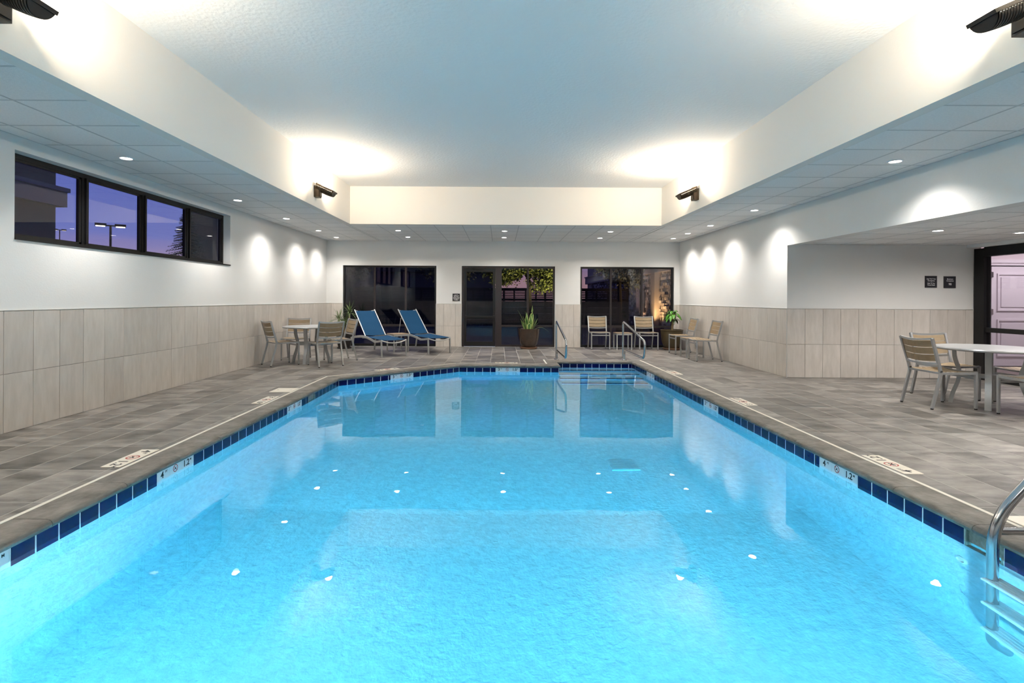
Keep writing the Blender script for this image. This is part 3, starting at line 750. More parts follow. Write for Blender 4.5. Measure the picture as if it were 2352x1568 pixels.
# ================================================================= furniture
def make_chair(label, cat='chair'):
    t = thing('slatted_chair', label, cat)
    hw = .235; T = .026
    foot = MB(); foot.lathe([(.015, 0), (.016, .012), (.014, .014)], 10); fmesh = foot.mesh('foot', M_blk)
    for s in (-1, 1):
        m = MB(); m.tube([(s*hw, -.235, .012), (s*hw, -.235, .455)], 0, flat=(T, T)); l = part('leg', m, M_alum, t); link('foot', fmesh, l, (s*hw, -.235, 0))
        m = MB(); m.tube(fillet([(s*hw, .295, .012), (s*hw, .195, .40), (s*hw, .19, .47)], .08), 0, flat=(T, .03)); l = part('leg', m, M_alum, t); link('foot', fmesh, l, (s*hw, .295, 0))
    m = MB()
    def back_pt(z): # rear post line above the seat
        u = (z-.44)/.42; return .19+.115*u
    for s in (-1, 1): m.tube([(s*hw, back_pt(.45), .45), (s*hw, back_pt(.52)-.004, .52), (s*(hw+.008), back_pt(.86), .86)], 0, flat=(T, .03))
    def arc(z, w, sag, n=8): return [(w*(2*i/n-1), back_pt(z)+sag*(1-(2*i/n-1)**2), z-(0.018*(1-(2*i/n-1)**2) if z > .8 else 0.012*(1-(2*i/n-1)**2))) for i in range(n+1)]
    m.tube(arc(.855, hw+.008, .035), 0, flat=(.022, .024)); m.tube(arc(.555, hw, .035), 0, flat=(.022, .026))
    part('back_frame', m, M_alum, t)
    for z0 in (.585, .671, .757):
        m = MB(); z1 = z0+.077; n = 8; pts = []
        for i in range(n+1):
            a = 2*i/n-1; x = (hw-.012)*a; sg = .035*(1-a*a); dz = -.014*(1-a*a)
            for z, dy in ((z0, -.006), (z1, -.006), (z1, .006), (z0, .006)): pts.append((x, back_pt(z)+sg+dy, z+dz))
        fs = [(4*i+k, 4*i+(k+1) % 4, 4*i+4+(k+1) % 4, 4*i+4+k) for i in range(n) for k in range(4)]+[(3, 2, 1, 0), (4*n, 4*n+1, 4*n+2, 4*n+3)]
        m.add(pts, fs); part('back_slat', m, M_slat, t)
    m = MB()
    for s in (-1, 1): m.tube([(s*hw, -.235, .44), (s*hw, .19, .435)], 0, flat=(.022, .028))
    m.box(-hw, hw, .185, .205, .425, .448)
    m.tube([(-hw, -.235, .452), (-.12, -.238, .442), (.0, -.239, .438), (.12, -.238, .442), (hw, -.235, .452)], 0, flat=(.02, .018))
    m.box(-hw, hw, -.245, -.225, .365, .39)
    part('seat_frame', m, M_alum, t)
    for k in range(6):
        y0 = -.222+k*.069; y1 = y0+.06; m = MB(); n = 6; pts = []
        for i in range(n+1):
            a = 2*i/n-1; x = (hw-.012)*a; dz = -.02*(1-a*a)
            for y, z in ((y0, .445), (y1, .445), (y1, .457), (y0, .457)): pts.append((x, y, z+dz))
        fs = [(4*i+k2, 4*i+(k2+1) % 4, 4*i+4+(k2+1) % 4, 4*i+4+k2) for i in range(n) for k2 in range(4)]+[(3, 2, 1, 0), (4*n, 4*n+1, 4*n+2, 4*n+3)]
        m.add(pts, fs); part('seat_slat', m, M_slat, t)
    return t
def rz_of(fx, fy): return math.atan2(fx, -fy)
base = 'slatted silver chair'
c0 = make_chair(base+' left of the left round table, back towards the wall')
c0.location = (-4.27, 10.10, 0); c0.rotation_euler = (0, 0, rz_of(.72, .69)); c0['group'] = 'chairs round the left table'
dup(c0, (-4.36, 11.02, 0), rz_of(.14, -1), base+' behind the left round table against the tiled wall')
dup(c0, (-3.40, 10.03, 0), rz_of(-.66, .75), base+' in front of the left round table, back to the camera')
dup(c0, (-3.38, 10.85, 0), rz_of(-.79, -.61), base+' between the left round table and the blue lounger')
g = 'chairs under the right far window'
dup(c0, (2.62, 13.58, 0), 0, base+' under the right far window, left of the small side table', g)
dup(c0, (3.87, 13.58, 0), 0, base+' under the right far window, right of the small side table', g)
g = 'chairs along the right wall'
dup(c0, (4.45, 12.55, 0), -PI/2, base+' against the right wall, the farther one beside the big potted tree', g)
dup(c0, (4.43, 11.17, 0), -PI/2, base+' against the right wall, the nearer one casting a shadow on the tiles', g)
g = 'chairs round the alcove table'
dup(c0, (5.53, 6.46, 0), PI/2, base+' on the left of the alcove table, brown back towards the pool', g)
dup(c0, (6.10, 7.03, 0), 0, base+' behind the alcove table, facing the camera', g)
dup(c0, (6.06, 5.77, 0), PI, base+' before the alcove table, cut by the photo edge', g)
dup(c0, (6.72, 6.50, 0), -PI/2, base+' on the right of the alcove table at the photo edge', g)

def make_table(label, group):
    t = thing('round_table', label, 'table', group=group)
    m = MB(); m.lathe([(0, .715), (.50, .715), (.53, .705), (.548, .712), (.552, .724), (.545, .736), (.52, .741), (0, .741)], 48); part('tabletop', m, mat('brushed_silver_top', (.36, .37, .385), .3, .35), t)
    for k in range(4):
        a = PI/2*k; ca, sa = math.cos(a), math.sin(a)
        path = fillet([(.36, .015), (.27, .22), (.215, .36), (.22, .44), (.33, .62), (.34, .71)], .06)
        # path is in the (r,z) plane
        pr = [(p.x, p.y) for p in [Vector((q[0], q[1], 0)) for q in fillet([(r, z, 0) for r, z in [(.365, .0), (.345, .12), (.285, .30), (.275, .42), (.325, .58), (.33, .705)]], .1)]]
        m = MB(); w, h = .062, .042; pts = []
        for i, (r, z) in enumerate(pr):
            r0, z0 = pr[max(i-1, 0)]; r1, z1 = pr[min(i+1, len(pr)-1)]; dr, dz = r1-r0, z1-z0; L_ = math.hypot(dr, dz); nr_, nz_ = dz/L_, -dr/L_
            for sw, sn in ((-.5, -.5), (.5, -.5), (.5, .5), (-.5, .5)):
                rr = r+nr_*h*sn; zz = max(z+nz_*h*sn, .0); tt = w*sw
                pts.append((rr*ca-tt*sa, rr*sa+tt*ca, zz))
        n = len(pr)-1
        m.add(pts, [(4*i+k2, 4*i+(k2+1) % 4, 4*i+4+(k2+1) % 4, 4*i+4+k2) for i in range(n) for k2 in range(4)]+[(3, 2, 1, 0), (4*n, 4*n+1, 4*n+2, 4*n+3)])
        part('leg', m, M_alum, t)
    m = MB(); m.box(-.27, .27, -.02, .02, .345, .40); m.box(-.02, .02, -.27, .27, .346, .399); part('cross_brace', m, M_alum, t)
    m = MB(); m.box(-.33, .33, -.02, .02, .69, .715); m.box(-.02, .02, -.33, .33, .691, .714); part('top_brace', m, M_alum, t)
    return t
t0 = make_table('round silver table among four slatted chairs at the left wall', 'round tables')
t0.location = (-3.82, 10.45, 0); t0.rotation_euler = (0, 0, 0)
dup(t0, (6.12, 6.43, 0), PI/4, 'round silver table in the alcove at the right edge of the photo')

def make_side(label):
    t = thing('side_table', label, 'side table', group='small slatted side tables'); s = .19
    for sx_ in (-1, 1):
        for sy_ in (-1, 1): m = MB(); m.box(sx_*s-.014, sx_*s+.014, sy_*s-.014, sy_*s+.014, 0, .425); part('leg', m, M_alum, t)
    m = MB(); m.box(-s-.014, s+.014, -s-.014, -s+.012, .385, .425); m.box(-s-.014, s+.014, s-.012, s+.014, .385, .425); m.box(-s-.014, -s+.012, -s, s, .385, .425); m.box(s-.012, s+.014, -s, s, .385, .425)
    part('apron', m, M_alum, t)
    for k in range(5):
        y0 = -.205+k*.083; m = MB(); m.bbox(-.207, .207, y0, y0+.076, .425, .44, .002); part('slat', m, M_slat, t)
    return t
s0 = make_side('small slatted side table between the two blue loungers'); s0.location = (-2.52, 12.74, 0); s0.rotation_euler = (0, 0, math.radians(37))
dup(s0, (3.24, 13.55, 0), 0, 'small slatted side table between the chairs under the right far window')
dup(s0, (4.43, 11.85, 0), PI/2, 'small slatted side table between the two chairs on the right wall')

def make_lounger(label):
    t = thing('sun_lounger', label, 'sun lounger', group='blue sling loungers'); hw = .30
    # local +x = foot end
    for s in (-1, 1):
        m = MB(); m.tube([(.98, s*hw, 0), (.96, s*hw, .36)], 0, flat=(.03, .03)); part('leg', m, M_alum, t)
        m = MB(); m.tube([(-.74, s*(hw-.01), 0), (-.66, s*(hw-.01), .32)], 0, flat=(.03, .03)); part('leg', m, M_alum, t)
    m = MB()
    for s in (-1, 1):
        P = []
        for k in range(15):
            u = k/14; x = -.80+u*1.78; z = .315+.085*math.sin(PI*min(1, u*1.25))**1.0-.0*u
            if u > .8: z = .315+.045*(u-.8)/.2
            P.append((x, s*hw, z))
        m.tube(P, 0, flat=(.026, .045))
    m.tube([(.97, -hw, .36), (.985, -.15, .315), (.985, 0, .30), (.985, .15, .315), (.97, hw, .36)], .014, 10)
    m.tube([(-.80, -hw, .32), (-.80, hw, .32)], .014, 10); m.tube([(-.1, -hw, .36), (-.1, hw, .36)], .014, 10)
    part('frame', m, M_alum, t)
    m = MB(); bt = (-.70, 1.02); bb = (-.02, .41)
    for s in (-1, 1):
        m.tube([(bb[0], s*(hw-.04), bb[1]), (bt[0]+.02, s*(hw-.04), bt[1])], .013, 10); m.tube([(-.50, s*(hw-.03), .80), (-.62, s*(hw-.03), .38)], .009, 8)
    m.tube([(bt[0]+.03, -(hw-.04), bt[1]-.02), (bt[0]-.01, -.12, bt[1]-.05), (bt[0]-.01, .12, bt[1]-.05), (bt[0]+.03, hw-.04, bt[1]-.02)], .011, 8)
    part('back_frame', m, M_alum, t)
    def sheet(A, B, w, sag, nu=10, nv=6, lift=0):
        m = MB(); pts = []
        nx_, nz_ = -(B[1]-A[1]), (B[0]-A[0]); L_ = math.hypot(nx_, nz_); nx_ /= L_; nz_ /= L_
        for side in (0, 1):
            for i in range(nu+1):
                for j in range(nv+1):
                    u = i/nu; v = 2*j/nv-1; d = -sag*(1-v*v)*(.6+.4*math.sin(PI*u))+.006*math.sin(u*19)*(1-v*v)-side*.006
                    pts.append((A[0]+(B[0]-A[0])*u+nx_*d, v*w, A[1]+(B[1]-A[1])*u+nz_*d+lift))
        K = (nu+1)*(nv+1); fs = []
        for i in range(nu):
            for j in range(nv):
                q = [i*(nv+1)+j, i*(nv+1)+j+1, (i+1)*(nv+1)+j+1, (i+1)*(nv+1)+j]; fs.append(tuple(q)); fs.append(tuple(K+z for z in q[::-1]))
        m.add(pts, fs, 0, True); return m
    part('back_sling', sheet((-.04, .425), (-.69, 1.0), hw-.045, -.035), M_sling, t)
    part('seat_sling', sheet((-.0, .405), (.97, .375), hw-.01, .02), M_sling, t)
    return t
l0 = make_lounger('blue sling sun lounger with raised back, left one beside the round table')
ang = math.atan2(-.79, .61); l0.location = (-2.97, 12.36, 0); l0.rotation_euler = (0, 0, ang)
dup(l0, (-2.03, 13.05, 0), ang, 'blue sling sun lounger with raised back, right one near the glazed door')

# ================================================================= plants
def leafblade(m, P, W_, edge=None, fold=.15):
    # ribbon leaf along points P, widths W_
    n = len(P); base = len(m.v); pts = []
    for i in range(n):
        t = (P[min(i+1, n-1)]-P[max(i-1, 0)]).normalized(); s = t.cross(Vector((0, 0, 1)))
        if s.length < .1: s = SIDE
        s.normalize(); u = s.cross(t)
        pts += [P[i]-s*W_[i], P[i]-u*W_[i]*fold, P[i]+s*W_[i]]
        if edge is not None: edge += [1, 0, 1]
    fs = []
    for i in range(n-1):
        for k in range(2): a = 3*i+k; fs.append((a, a+1, a+4, a+3))
    m.add(pts, fs, 0, True)
SIDE = Vector((1, 0, 0))
def snake_plant(x, y):
    global SIDE
    t = thing('potted_snake_plant', 'variegated snake plant in a round brown glazed pot before the glass doors', 'potted plant', (x, y, 0))
    m = MB(); m.lathe([(0, 0), (.20, 0), (.225, .02), (.225, .045), (.19, .045)], 32); part('saucer', m, M_sauc, t)
    m = MB(); m.lathe([(0, .03), (.165, .03), (.205, .09), (.245, .19), (.268, .30), (.28, .42), (.285, .50), (.292, .515), (.290, .53), (.275, .532), (.262, .50), (.26, .47)], 40); part('pot', m, M_pot, t)
    m = MB(); m.lathe([(.262, .478), (0, .485)], 24); part('soil', m, M_soil, t)
    rnd = random.Random(3)
    spec = [(-.06, .02, -.30, .0, 1.02, .035), (-.03, -.05, -.16, -.02, .86, .034), (.02, .03, -.10, .05, .98, .032), (.05, -.02, .05, .02, .92, .036), (.06, .04, .10, .0, 1.14, .033), (.10, -.04, .18, -.05, .88, .034),
            (.0, -.08, .02, -.1, .80, .034), (-.10, -.02, -.22, .06, .78, .034), (.12, .0, .24, .03, .80, .033), (-.05, .08, -.05, .12, .95, .03), (.08, -.08, .26, -.1, .70, .032), (-.08, -.08, -.14, -.14, .70, .032), (.03, .06, .12, .1, 1.04, .03)]
    for a, b_, tx, ty, zt, w in spec:
        m = MB(); ed = []; n = 9; P = []; Wd = []
        for i in range(n):
            u = i/(n-1); P.append(Vector((a+(tx-a)*u**1.4, b_+(ty-b_)*u**1.4, .48+(zt-.48)*u))); Wd.append(1.65*w*(.55+.45*math.sin(PI*min(1, u*1.15)))*(1-u**5)+.002)
        SIDE = Vector((math.cos(rnd.uniform(-.8, .8)), math.sin(rnd.uniform(-.8, .8)), 0)); leafblade(m, P, Wd, ed)
        me = m.mesh('leaf', M_sword); at = me.attributes.new('edge', 'FLOAT', 'POINT'); at.data.foreach_set('value', ed); link('leaf', me, t)
    m = MB(); ed = []; P = [Vector((.12+.42*u, -.06, .50+.09*math.sin(PI*u*.9)-.10*u*u)) for u in [i/8 for i in range(9)]]
    leafblade(m, P, [.034*(1-abs(2*(i/8)-.8)**3*.6)*(1-(i/8)**6)+.002 for i in range(9)], ed)
    me = m.mesh('leaf', M_sword); at = me.attributes.new('edge', 'FLOAT', 'POINT'); at.data.foreach_set('value', ed); link('leaf', me, t)
snake_plant(.77, 13.6)
def oval_leaf(m, base, d, droop, ln, w):
    P = []; n = 7; W_ = []
    for i in range(n):
        u = i/(n-1); P.append(base+d*ln*u+Vector((0, 0, -droop*u*u*ln))); W_.append(w*math.sin(PI*(.05+.92*u))**.8)
    leafblade(m, P, W_, fold=.25)
def money_tree(x, y):
    t = thing('potted_tree', 'small glossy green tree in a wide olive brown pot in the far right corner', 'potted plant', (x, y, 0))
    m = MB(); m.lathe([(0, 0), (.20, 0), (.23, .02), (.235, .05), (.2, .05)], 32); part('saucer', m, M_sauc, t)
    m = MB(); m.lathe([(0, .03), (.17, .03), (.215, .10), (.25, .20), (.268, .31), (.276, .42), (.278, .49), (.292, .50), (.292, .525), (.272, .528), (.262, .49), (.26, .47)], 40); part('pot', m, M_pot2, t)
    m = MB(); m.lathe([(.262, .478), (0, .485)], 24); part('soil', m, M_soil, t)
    m = MB(); m.tube([(.02, 0, .47), (.015, .0, .60), (.03, 0, .70), (.03, .0, .80)], .026, 12, rs=[.03, .027, .025, .028])
    for k in range(5): a = k*1.26; m.tube([(.03, 0, .78), (.03+.05*math.cos(a), .05*math.sin(a), .86), (.03+.10*math.cos(a), .09*math.sin(a), .94)], .008, 6)
    part('trunk', m, M_trunk, t)
    rnd = random.Random(5); k = 0
    for ring_, n, z, r in ((0, 7, .96, .12), (1, 8, .90, .14), (2, 6, 1.02, .06), (3, 5, .82, .10)):
        for j in range(n):
            a = 2*PI*(j+.5*ring_)/n+rnd.uniform(-.2, .2); d = Vector((math.cos(a), math.sin(a)*.8, .25+.2*ring_*(ring_ == 2)))
            m = MB(); base_ = Vector((.03+r*math.cos(a)*.6, r*math.sin(a)*.6, z-.02+rnd.uniform(-.02, .02)))
            oval_leaf(m, base_, d.normalized(), .8+rnd.uniform(0, .6), .17 if ring_ < 2 else .13, .043); part('leaf', m, M_leaf if ring_ < 3 else M_leafd, t)
money_tree(4.53, 13.55)
def dracaena(x, y):
    t = thing('potted_dracaena', 'spiky dark green dracaena in a black pot behind the left lounger', 'potted plant', (x, y, 0))
    m = MB(); m.lathe([(0, 0), (.17, 0), (.19, .03), (.16, .035)], 28); part('saucer', m, M_potk, t)
    m = MB(); m.lathe([(0, .02), (.15, .02), (.19, .2), (.21, .38), (.22, .40), (.20, .40), (.19, .36)], 32); part('pot', m, M_potk, t)
    m = MB(); m.lathe([(.195, .37), (0, .375)], 20); part('soil', m, M_soil, t)
    rnd = random.Random(9)
    for cx, cy, cz in ((-.14, 0, .76), (.12, .05, .92), (.02, -.08, .66)):
        m = MB(); m.tube([(cx*.3, cy*.3, .36), (cx*.7, cy*.7, .5), (cx, cy, cz)], .014, 8); part('stem', m, M_trunk, t)
        for k in range(42):
            a = rnd.uniform(0, 2*PI); el = rnd.uniform(.0, 1.3); ln = rnd.uniform(.28, .44); d = Vector((math.cos(a)*math.cos(el), math.sin(a)*math.cos(el), math.sin(el)))
            m = MB(); P = [Vector((cx, cy, cz))+d*ln*u+Vector((0, 0, -.55*ln*u*u*math.cos(el))) for u in [i/5 for i in range(6)]]
            P = [Vector((max(p.x, -.60), min(p.y, .42), p.z)) for p in P]
            leafblade(m, P, [.014*(1-(i/5)**2)+.001 for i in range(6)]); part('leaf', m, M_leafs, t)
dracaena(-4.05, 13.42)

# ================================================================= pool rails and ladder
def grab_rail(x, label):
    t = thing('grab_rail', label, 'handrail', (x, 0, 0), group='stainless grab rails at the pool steps')
    P = fillet([(0, 11.26, 0), (0, 11.26, .84), (0, 9.55, .53), (0, 9.60, .21), (0, 11.12, .21), (0, 11.12, 0)], .12, 7)
    m = MB(); m.tube(P, .021, 16); part('rail', m, M_steel, t)
    for y in (11.26, 11.12): m = MB(); m.lathe([(.05, 0.0), (.052, .006), (.03, .016), (.023, .018)], 24, c=(0, y, 0)); part('escutcheon', m, M_steel, t)
grab_rail(1.24, 'bent stainless steel grab rail on the left of the pool steps')
grab_rail(2.70, 'bent stainless steel grab rail on the right of the pool steps')
t = thing('pool_ladder', 'stainless steel pool ladder with white treads at the right edge of the pool', 'ladder', (2.66, 2.77, 0))
for yy in (0, -.50):
    P = fillet([(.085, yy, -1.14), (0, yy, -1.04), (0, yy, .13), (.42, yy, .58), (.78, yy, .58), (.80, yy, .0)], .16, 8)
    m = MB(); m.tube(P, .0265, 20); part('rail', m, M_steel, t)
    m = MB(); m.tube([(.01, yy, .075), (.795, yy, .075)], .020, 14); part('brace', m, M_steel, t)
    m = MB(); m.lathe([(.055, 0.0), (.055, .006), (.03, .016)], 24, c=(.80, yy, 0)); part('escutcheon', m, M_steel, t)
for z in (-.27, -.57, -.87):
    m = MB(); m.bbox(-.045, .055, -.50, .02, z-.028, z, .006)
    for k in range(4): m.box(-.032+k*.022, -.024+k*.022, -.47, -.01, z, z+.003)
    part('tread', m, M_white, t)
# return fitting and main drain
t = thing('return_jet', 'round white return fitting in the right pool wall left of the ladder', 'pool fitting', (2.81, 3.12, -.47))
M = Matrix.Rotation(-PI/2, 4, 'Y'); m = MB(); m.lathe([(.045, 0), (.045, .006), (.028, .012), (.022, .004)], 24, M=M); part('ring', m, M_white, t)
m = MB(); m.lathe([(.022, .004), (0, .005)], 16, M=M); part('nozzle', m, M_ctile, t)
t = thing('drain_cover', 'square drain grate on the pool floor right of centre', 'drain cover', (1.35, 5.6, floor_z(5.6)+.004))
m = MB(); m.box(-.15, .15, -.15, .15, -.02, .012); part('frame', m, M_plas, t)
m = MB()
for k in range(9): m.box(-.13, .13, -.13+k*.03, -.115+k*.03, .012, .018)
part('grate', m, mat('drain_grey', (.52, .66, .70), .5), t)

# ================================================================= signs and depth markers
def text_mesh(s, size, align='CENTER', ext=.0004, bold=0):
    c = bpy.data.curves.new('t', 'FONT'); c.body = s; c.size = size; c.align_x = align; c.align_y = 'CENTER'; c.extrude = ext; c.offset = bold; c.resolution_u = 3
    o = bpy.data.objects.new('t', c); COL.objects.link(o); dg = bpy.context.evaluated_depsgraph_get(); me = bpy.data.meshes.new_from_object(o.evaluated_get(dg))
    bpy.data.objects.remove(o); return me
def lettering(par, rows, mt, M, name='lettering'):
    # rows = [(text, size, x, y, align, bold)], joined to one mesh in the plane of M
    for s, sz, x, y, al, bo in rows:
        mb = MB()
        me = text_mesh(s, sz, al, bold=bo); mb.add([M @ Vector((v.co.x+x, v.co.y+y, v.co.z)) for v in me.vertices], [tuple(p.vertices) for p in me.polygons]); bpy.data.meshes.remove(me)
        part(name, mb, mt, par)
def annulus(mb, M, cx, cy, r0, r1, z0, z1, n=28):
    pts = []
    for r, z in ((r0, z1), (r1, z1), (r1, z0), (r0, z0)):
        for k in range(n): pts.append(M @ Vector((cx+r*math.cos(2*PI*k/n), cy+r*math.sin(2*PI*k/n), z)))
    mb.add(pts, [(a*n+k, b_*n+k, b_*n+(k+1) % n, a*n+(k+1) % n) for a, b_ in ((0, 1), (1, 2), (3, 0)) for k in range(n)])
def marker(origin, xdir, ydir, hgt, ft, mtr, label, grp, name='depth_marker'):
    X = Vector(xdir).normalized(); Y = Vector(ydir).normalized(); Z = X.cross(Y)
    t = thing(name, label, 'depth marker', origin, 0, grp)
    M = Matrix(((X.x, Y.x, Z.x, 0), (X.y, Y.y, Z.y, 0), (X.z, Y.z, Z.z, 0), (0, 0, 0, 1)))
    for k in range(3):
        m = MB(); a = -.232+k*.1555; m.box(a, a+.153, -hgt/2, hgt/2, 0, .003, M=M); part('tile', m, M_ctile if hgt > .1 else M_white, t)
    Ml = M @ Matrix.Translation((0, 0, .0036)); s = hgt/.15; big = .105*s if hgt > .1 else .072; y = 0.0
    lettering(t, [(ft, big, -.175, 0, 'CENTER', .0016), ('FT', big*.33, -.125, big*.22, 'CENTER', .0006), (mtr, big, .135, 0, 'CENTER', .0016), ('M', big*.33, .135+big*.85, big*.22, 'CENTER', .0006)], M_black, Ml)
    r = min(.05, hgt*.42); m = MB(); annulus(m, Ml, -.01, .004, r*.82, r, -.0005, .0005)
    Mr = Ml @ Matrix.Translation((-.01, .004, 0)) @ Matrix.Rotation(-PI/4, 4, 'Z'); m.box(-r*.85, r*.85, -r*.07, r*.07, -.0005, .0005, M=Mr); part('prohibition_ring', m, M_red, t)
    m = MB()
    for a, bx_, c, d in ((-.4, -.1, .35, .25), (.05, .0, .35, -.35), (-.45, -.35, .0, -.05)):
        p0 = Ml @ Vector((-.01+a*r, .004+bx_*r, -.0002)); p1 = Ml @ Vector((-.01+c*r, .004+d*r, -.0002)); m.tube([p0, p1], r*.07, 6)
    part('diver_figure', m, M_black, t)
GD = 'depth markers set in the deck'; GWt = 'depth markers on the waterline'
marker((-2.985, 4.18, .0), (0, -1, 0), (1, 0, 0), .15, '4', '1.2', 'cream tile on the left deck marked 4 FT and 1.2 M, nearest the camera', GD)
marker((-2.985, 6.58, .0), (0, -1, 0), (1, 0, 0), .15, '3', '1.0', 'cream tile on the left deck marked 3 FT, beside the square lid', GD)
marker((3.145, 4.13, .0), (0, 1, 0), (-1, 0, 0), .15, '4', '1.2', 'cream tile on the right deck marked 4 FT and 1.2 M, nearest the camera', GD)
marker((3.145, 6.64, .0), (0, 1, 0), (-1, 0, 0), .15, '3', '1.0', 'cream tile on the right deck marked 3 FT, middle one of three', GD)
marker((3.145, 9.25, .0), (0, 1, 0), (-1, 0, 0), .15, '3', '1.0', 'cream tile on the right deck, farthest one, beside the pool steps', GD)
dch = (Vector(POOL[2])-Vector(POOL[1])).normalized(); nch = Vector((-dch.y, dch.x)); pc = Vector(POOL[1])+dch*1.10+nch*.33
marker((pc.x, pc.y, .0), (-dch.x, -dch.y, 0), (-nch.x, -nch.y, 0), .15, '3', '1.0', 'cream depth tile on the deck beside the slanting far left pool edge', GD)
marker((.14, 10.53, .0), (-1, 0, 0), (0, -1, 0), .15, '3', '1.0', 'cream depth tile on the deck behind the far pool edge before the door', GD)
zc_ = -.094
for y, ft, mm, nm in ((2.555, '4', '1.2', 'at the left edge of the photo'), (4.225, '4', '1.2', 'second from the camera'), (6.665, '3', '1.0', 'third from the camera')):
    marker((-2.65-.002, y, zc_), (0, 1, 0), (0, 0, 1), .072, ft, mm, 'white depth tile on the left pool wall, '+nm, GWt)
for y, ft, mm, nm in ((4.267, '4', '1.2', 'nearest the camera'), (6.835, '3', '1.0', 'second from the camera'), (9.565, '3', '1.0', 'farthest, by the steps')):
    marker((2.81+.002, y, zc_), (0, -1, 0), (0, 0, 1), .072, ft, mm, 'white depth tile on the right pool wall, '+nm, GWt)
pc = Vector(POOL[1])+dch*1.215+nch*.002
marker((pc.x, pc.y, zc_), (dch.x, dch.y, 0), (0, 0, 1), .072, '3', '1.0', 'white depth tile on the slanting far left pool wall', GWt)
marker((-.80+.965, 10.2+.002, zc_), (1, 0, 0), (0, 0, 1), .072, '3', '1.0', 'white depth tile on the far pool wall before the glazed door', GWt)
def lid(x0, x1, y0, y1, label):
    t = thing('skimmer_lid', label, 'skimmer lid', (0, 0, 0), 0, 'white skimmer lids')
    m = MB(); m.bbox(x0, x1, y0, y1, 0.0, .005, .003); part('plate', m, M_ctile, t)
    m = MB(); cx, cy = (x0+x1)/2, (y0+y1)/2; m.lathe([(.012, .0052), (.008, .0066), (0, .0066)], 14, c=(cx-.09, cy, 0)); m.lathe([(.012, .0052), (.008, .0066), (0, .0066)], 14, c=(cx+.09, cy, 0)); part('screw', m, M_steel, t)
lid(-3.19, -2.895, 7.13, 7.44, 'square cream skimmer lid on the left deck'); lid(3.06, 3.36, 2.84, 3.14, 'square white skimmer lid on the right deck beside the ladder')

def sign(x, y, z, w, h, label, rows, bars=None):
    t = thing('wall_sign', label, 'sign', (x, y, z), 0, 'small black wall signs')
    m = MB(); m.box(-w/2, w/2, -.012, 0, -h/2, h/2); m.box(-w/2+.004, w/2-.004, -.014, -.012, -h/2+.004, h/2-.004); part('plate', m, mat('sign_black', (.02, .02, .026), .4), t)
    M = Matrix.Translation((0, -.0145, 0)) @ Matrix.Rotation(PI/2, 4, 'X')
    if rows: lettering(t, rows, M_white, M)
    if bars:
        m = MB()
        for yy, segs, hh in bars:
            for a, c in segs: m.box(a, c, -.0152, -.014, yy-hh/2, yy+hh/2)
        part('small_print', m, M_white, t)
sign(7.33, YA, 1.64, .20, .20, 'black square sign in the alcove with four lines of white text', [('Dial "911" For', .027, 0, .047, 'CENTER', .0006), ('Emergency', .027, 0, .018, 'CENTER', .0006), ('Dial "0" For', .027, 0, -.027, 'CENTER', .0006), ('Front Desk', .027, 0, -.056, 'CENTER', .0006)])
sign(7.65, YA, 1.635, .20, .20, 'black square sign in the alcove with a large number 98', [('Maximum', .027, 0, .052, 'CENTER', .0006), ('Occupancy', .027, 0, .022, 'CENTER', .0006), ('98', .050, 0, -.036, 'CENTER', .001)])
sign(-1.185, YB, 1.345, .20, .20, 'black square sign with small white print between the far window and the glazed door', None,
     [(.065, [(-.045, -.012), (0, .04)], .009), (.043, [(-.07, .018), (.035, .072)], .011), (.020, [(-.058, -.02), (-.002, .022), (.03, .055)], .010), (-.004, [(-.085, -.002), (.006, .018), (.028, .085)], .011),
      (-.030, [(-.085, .082)], .008), (-.052, [(-.07, -.035), (-.024, .028), (.036, .066)], .010), (-.075, [(-.045, -.018), (-.008, .04)], .010)])

# ================================================================= outside
M_ground = mat('patio_concrete', (.09, .085, .09), .8, var=.3, vscale=1.2)
b = MB(); b.box(-60, XL-.22, -30, 90, -.5, -.02); b.box(XL-.22, 60, YB+.2, 90, -.5, -.021); struct('ground', b, M_ground)
M_fence = mat('dark_fence_board', (.018, .017, .020), .7, var=.3, vscale=5)
FY = 25.0
t = thing('fence', 'dark board fence beyond the far windows with slits near its top', 'fence', (0, FY, 0))
xs = [-17.8+k*2.0 for k in range(13)]
for x in xs: m = MB(); m.box(x-.05, x+.05, -.05, .05, 0, 1.84); part('post', m, M_fence, t)
bm_ = None; meshes = {}
for k in range(12):
    x = xs[k]+1.0
    for z0, z1 in ((0, .30), (.31, .60), (.61, .90), (.91, 1.20), (1.21, 1.345), (1.37, 1.425), (1.45, 1.505), (1.53, 1.585), (1.61, 1.665), (1.69, 1.84)):
        kk = (round(z0, 3), z1)
        if kk not in meshes: m = MB(); m.box(-.95, .95, -.015, .015, z0, z1); meshes[kk] = m.mesh('board', M_fence)
        link('board', meshes[kk], t, (x, 0, 0))
    m = MB()
    for u in (-.5, 0.05, .55): m.box(x+u-.04, x+u+.04, -.02, -.015, 1.2, 1.84)
    part('cleat', m, M_fence, t)
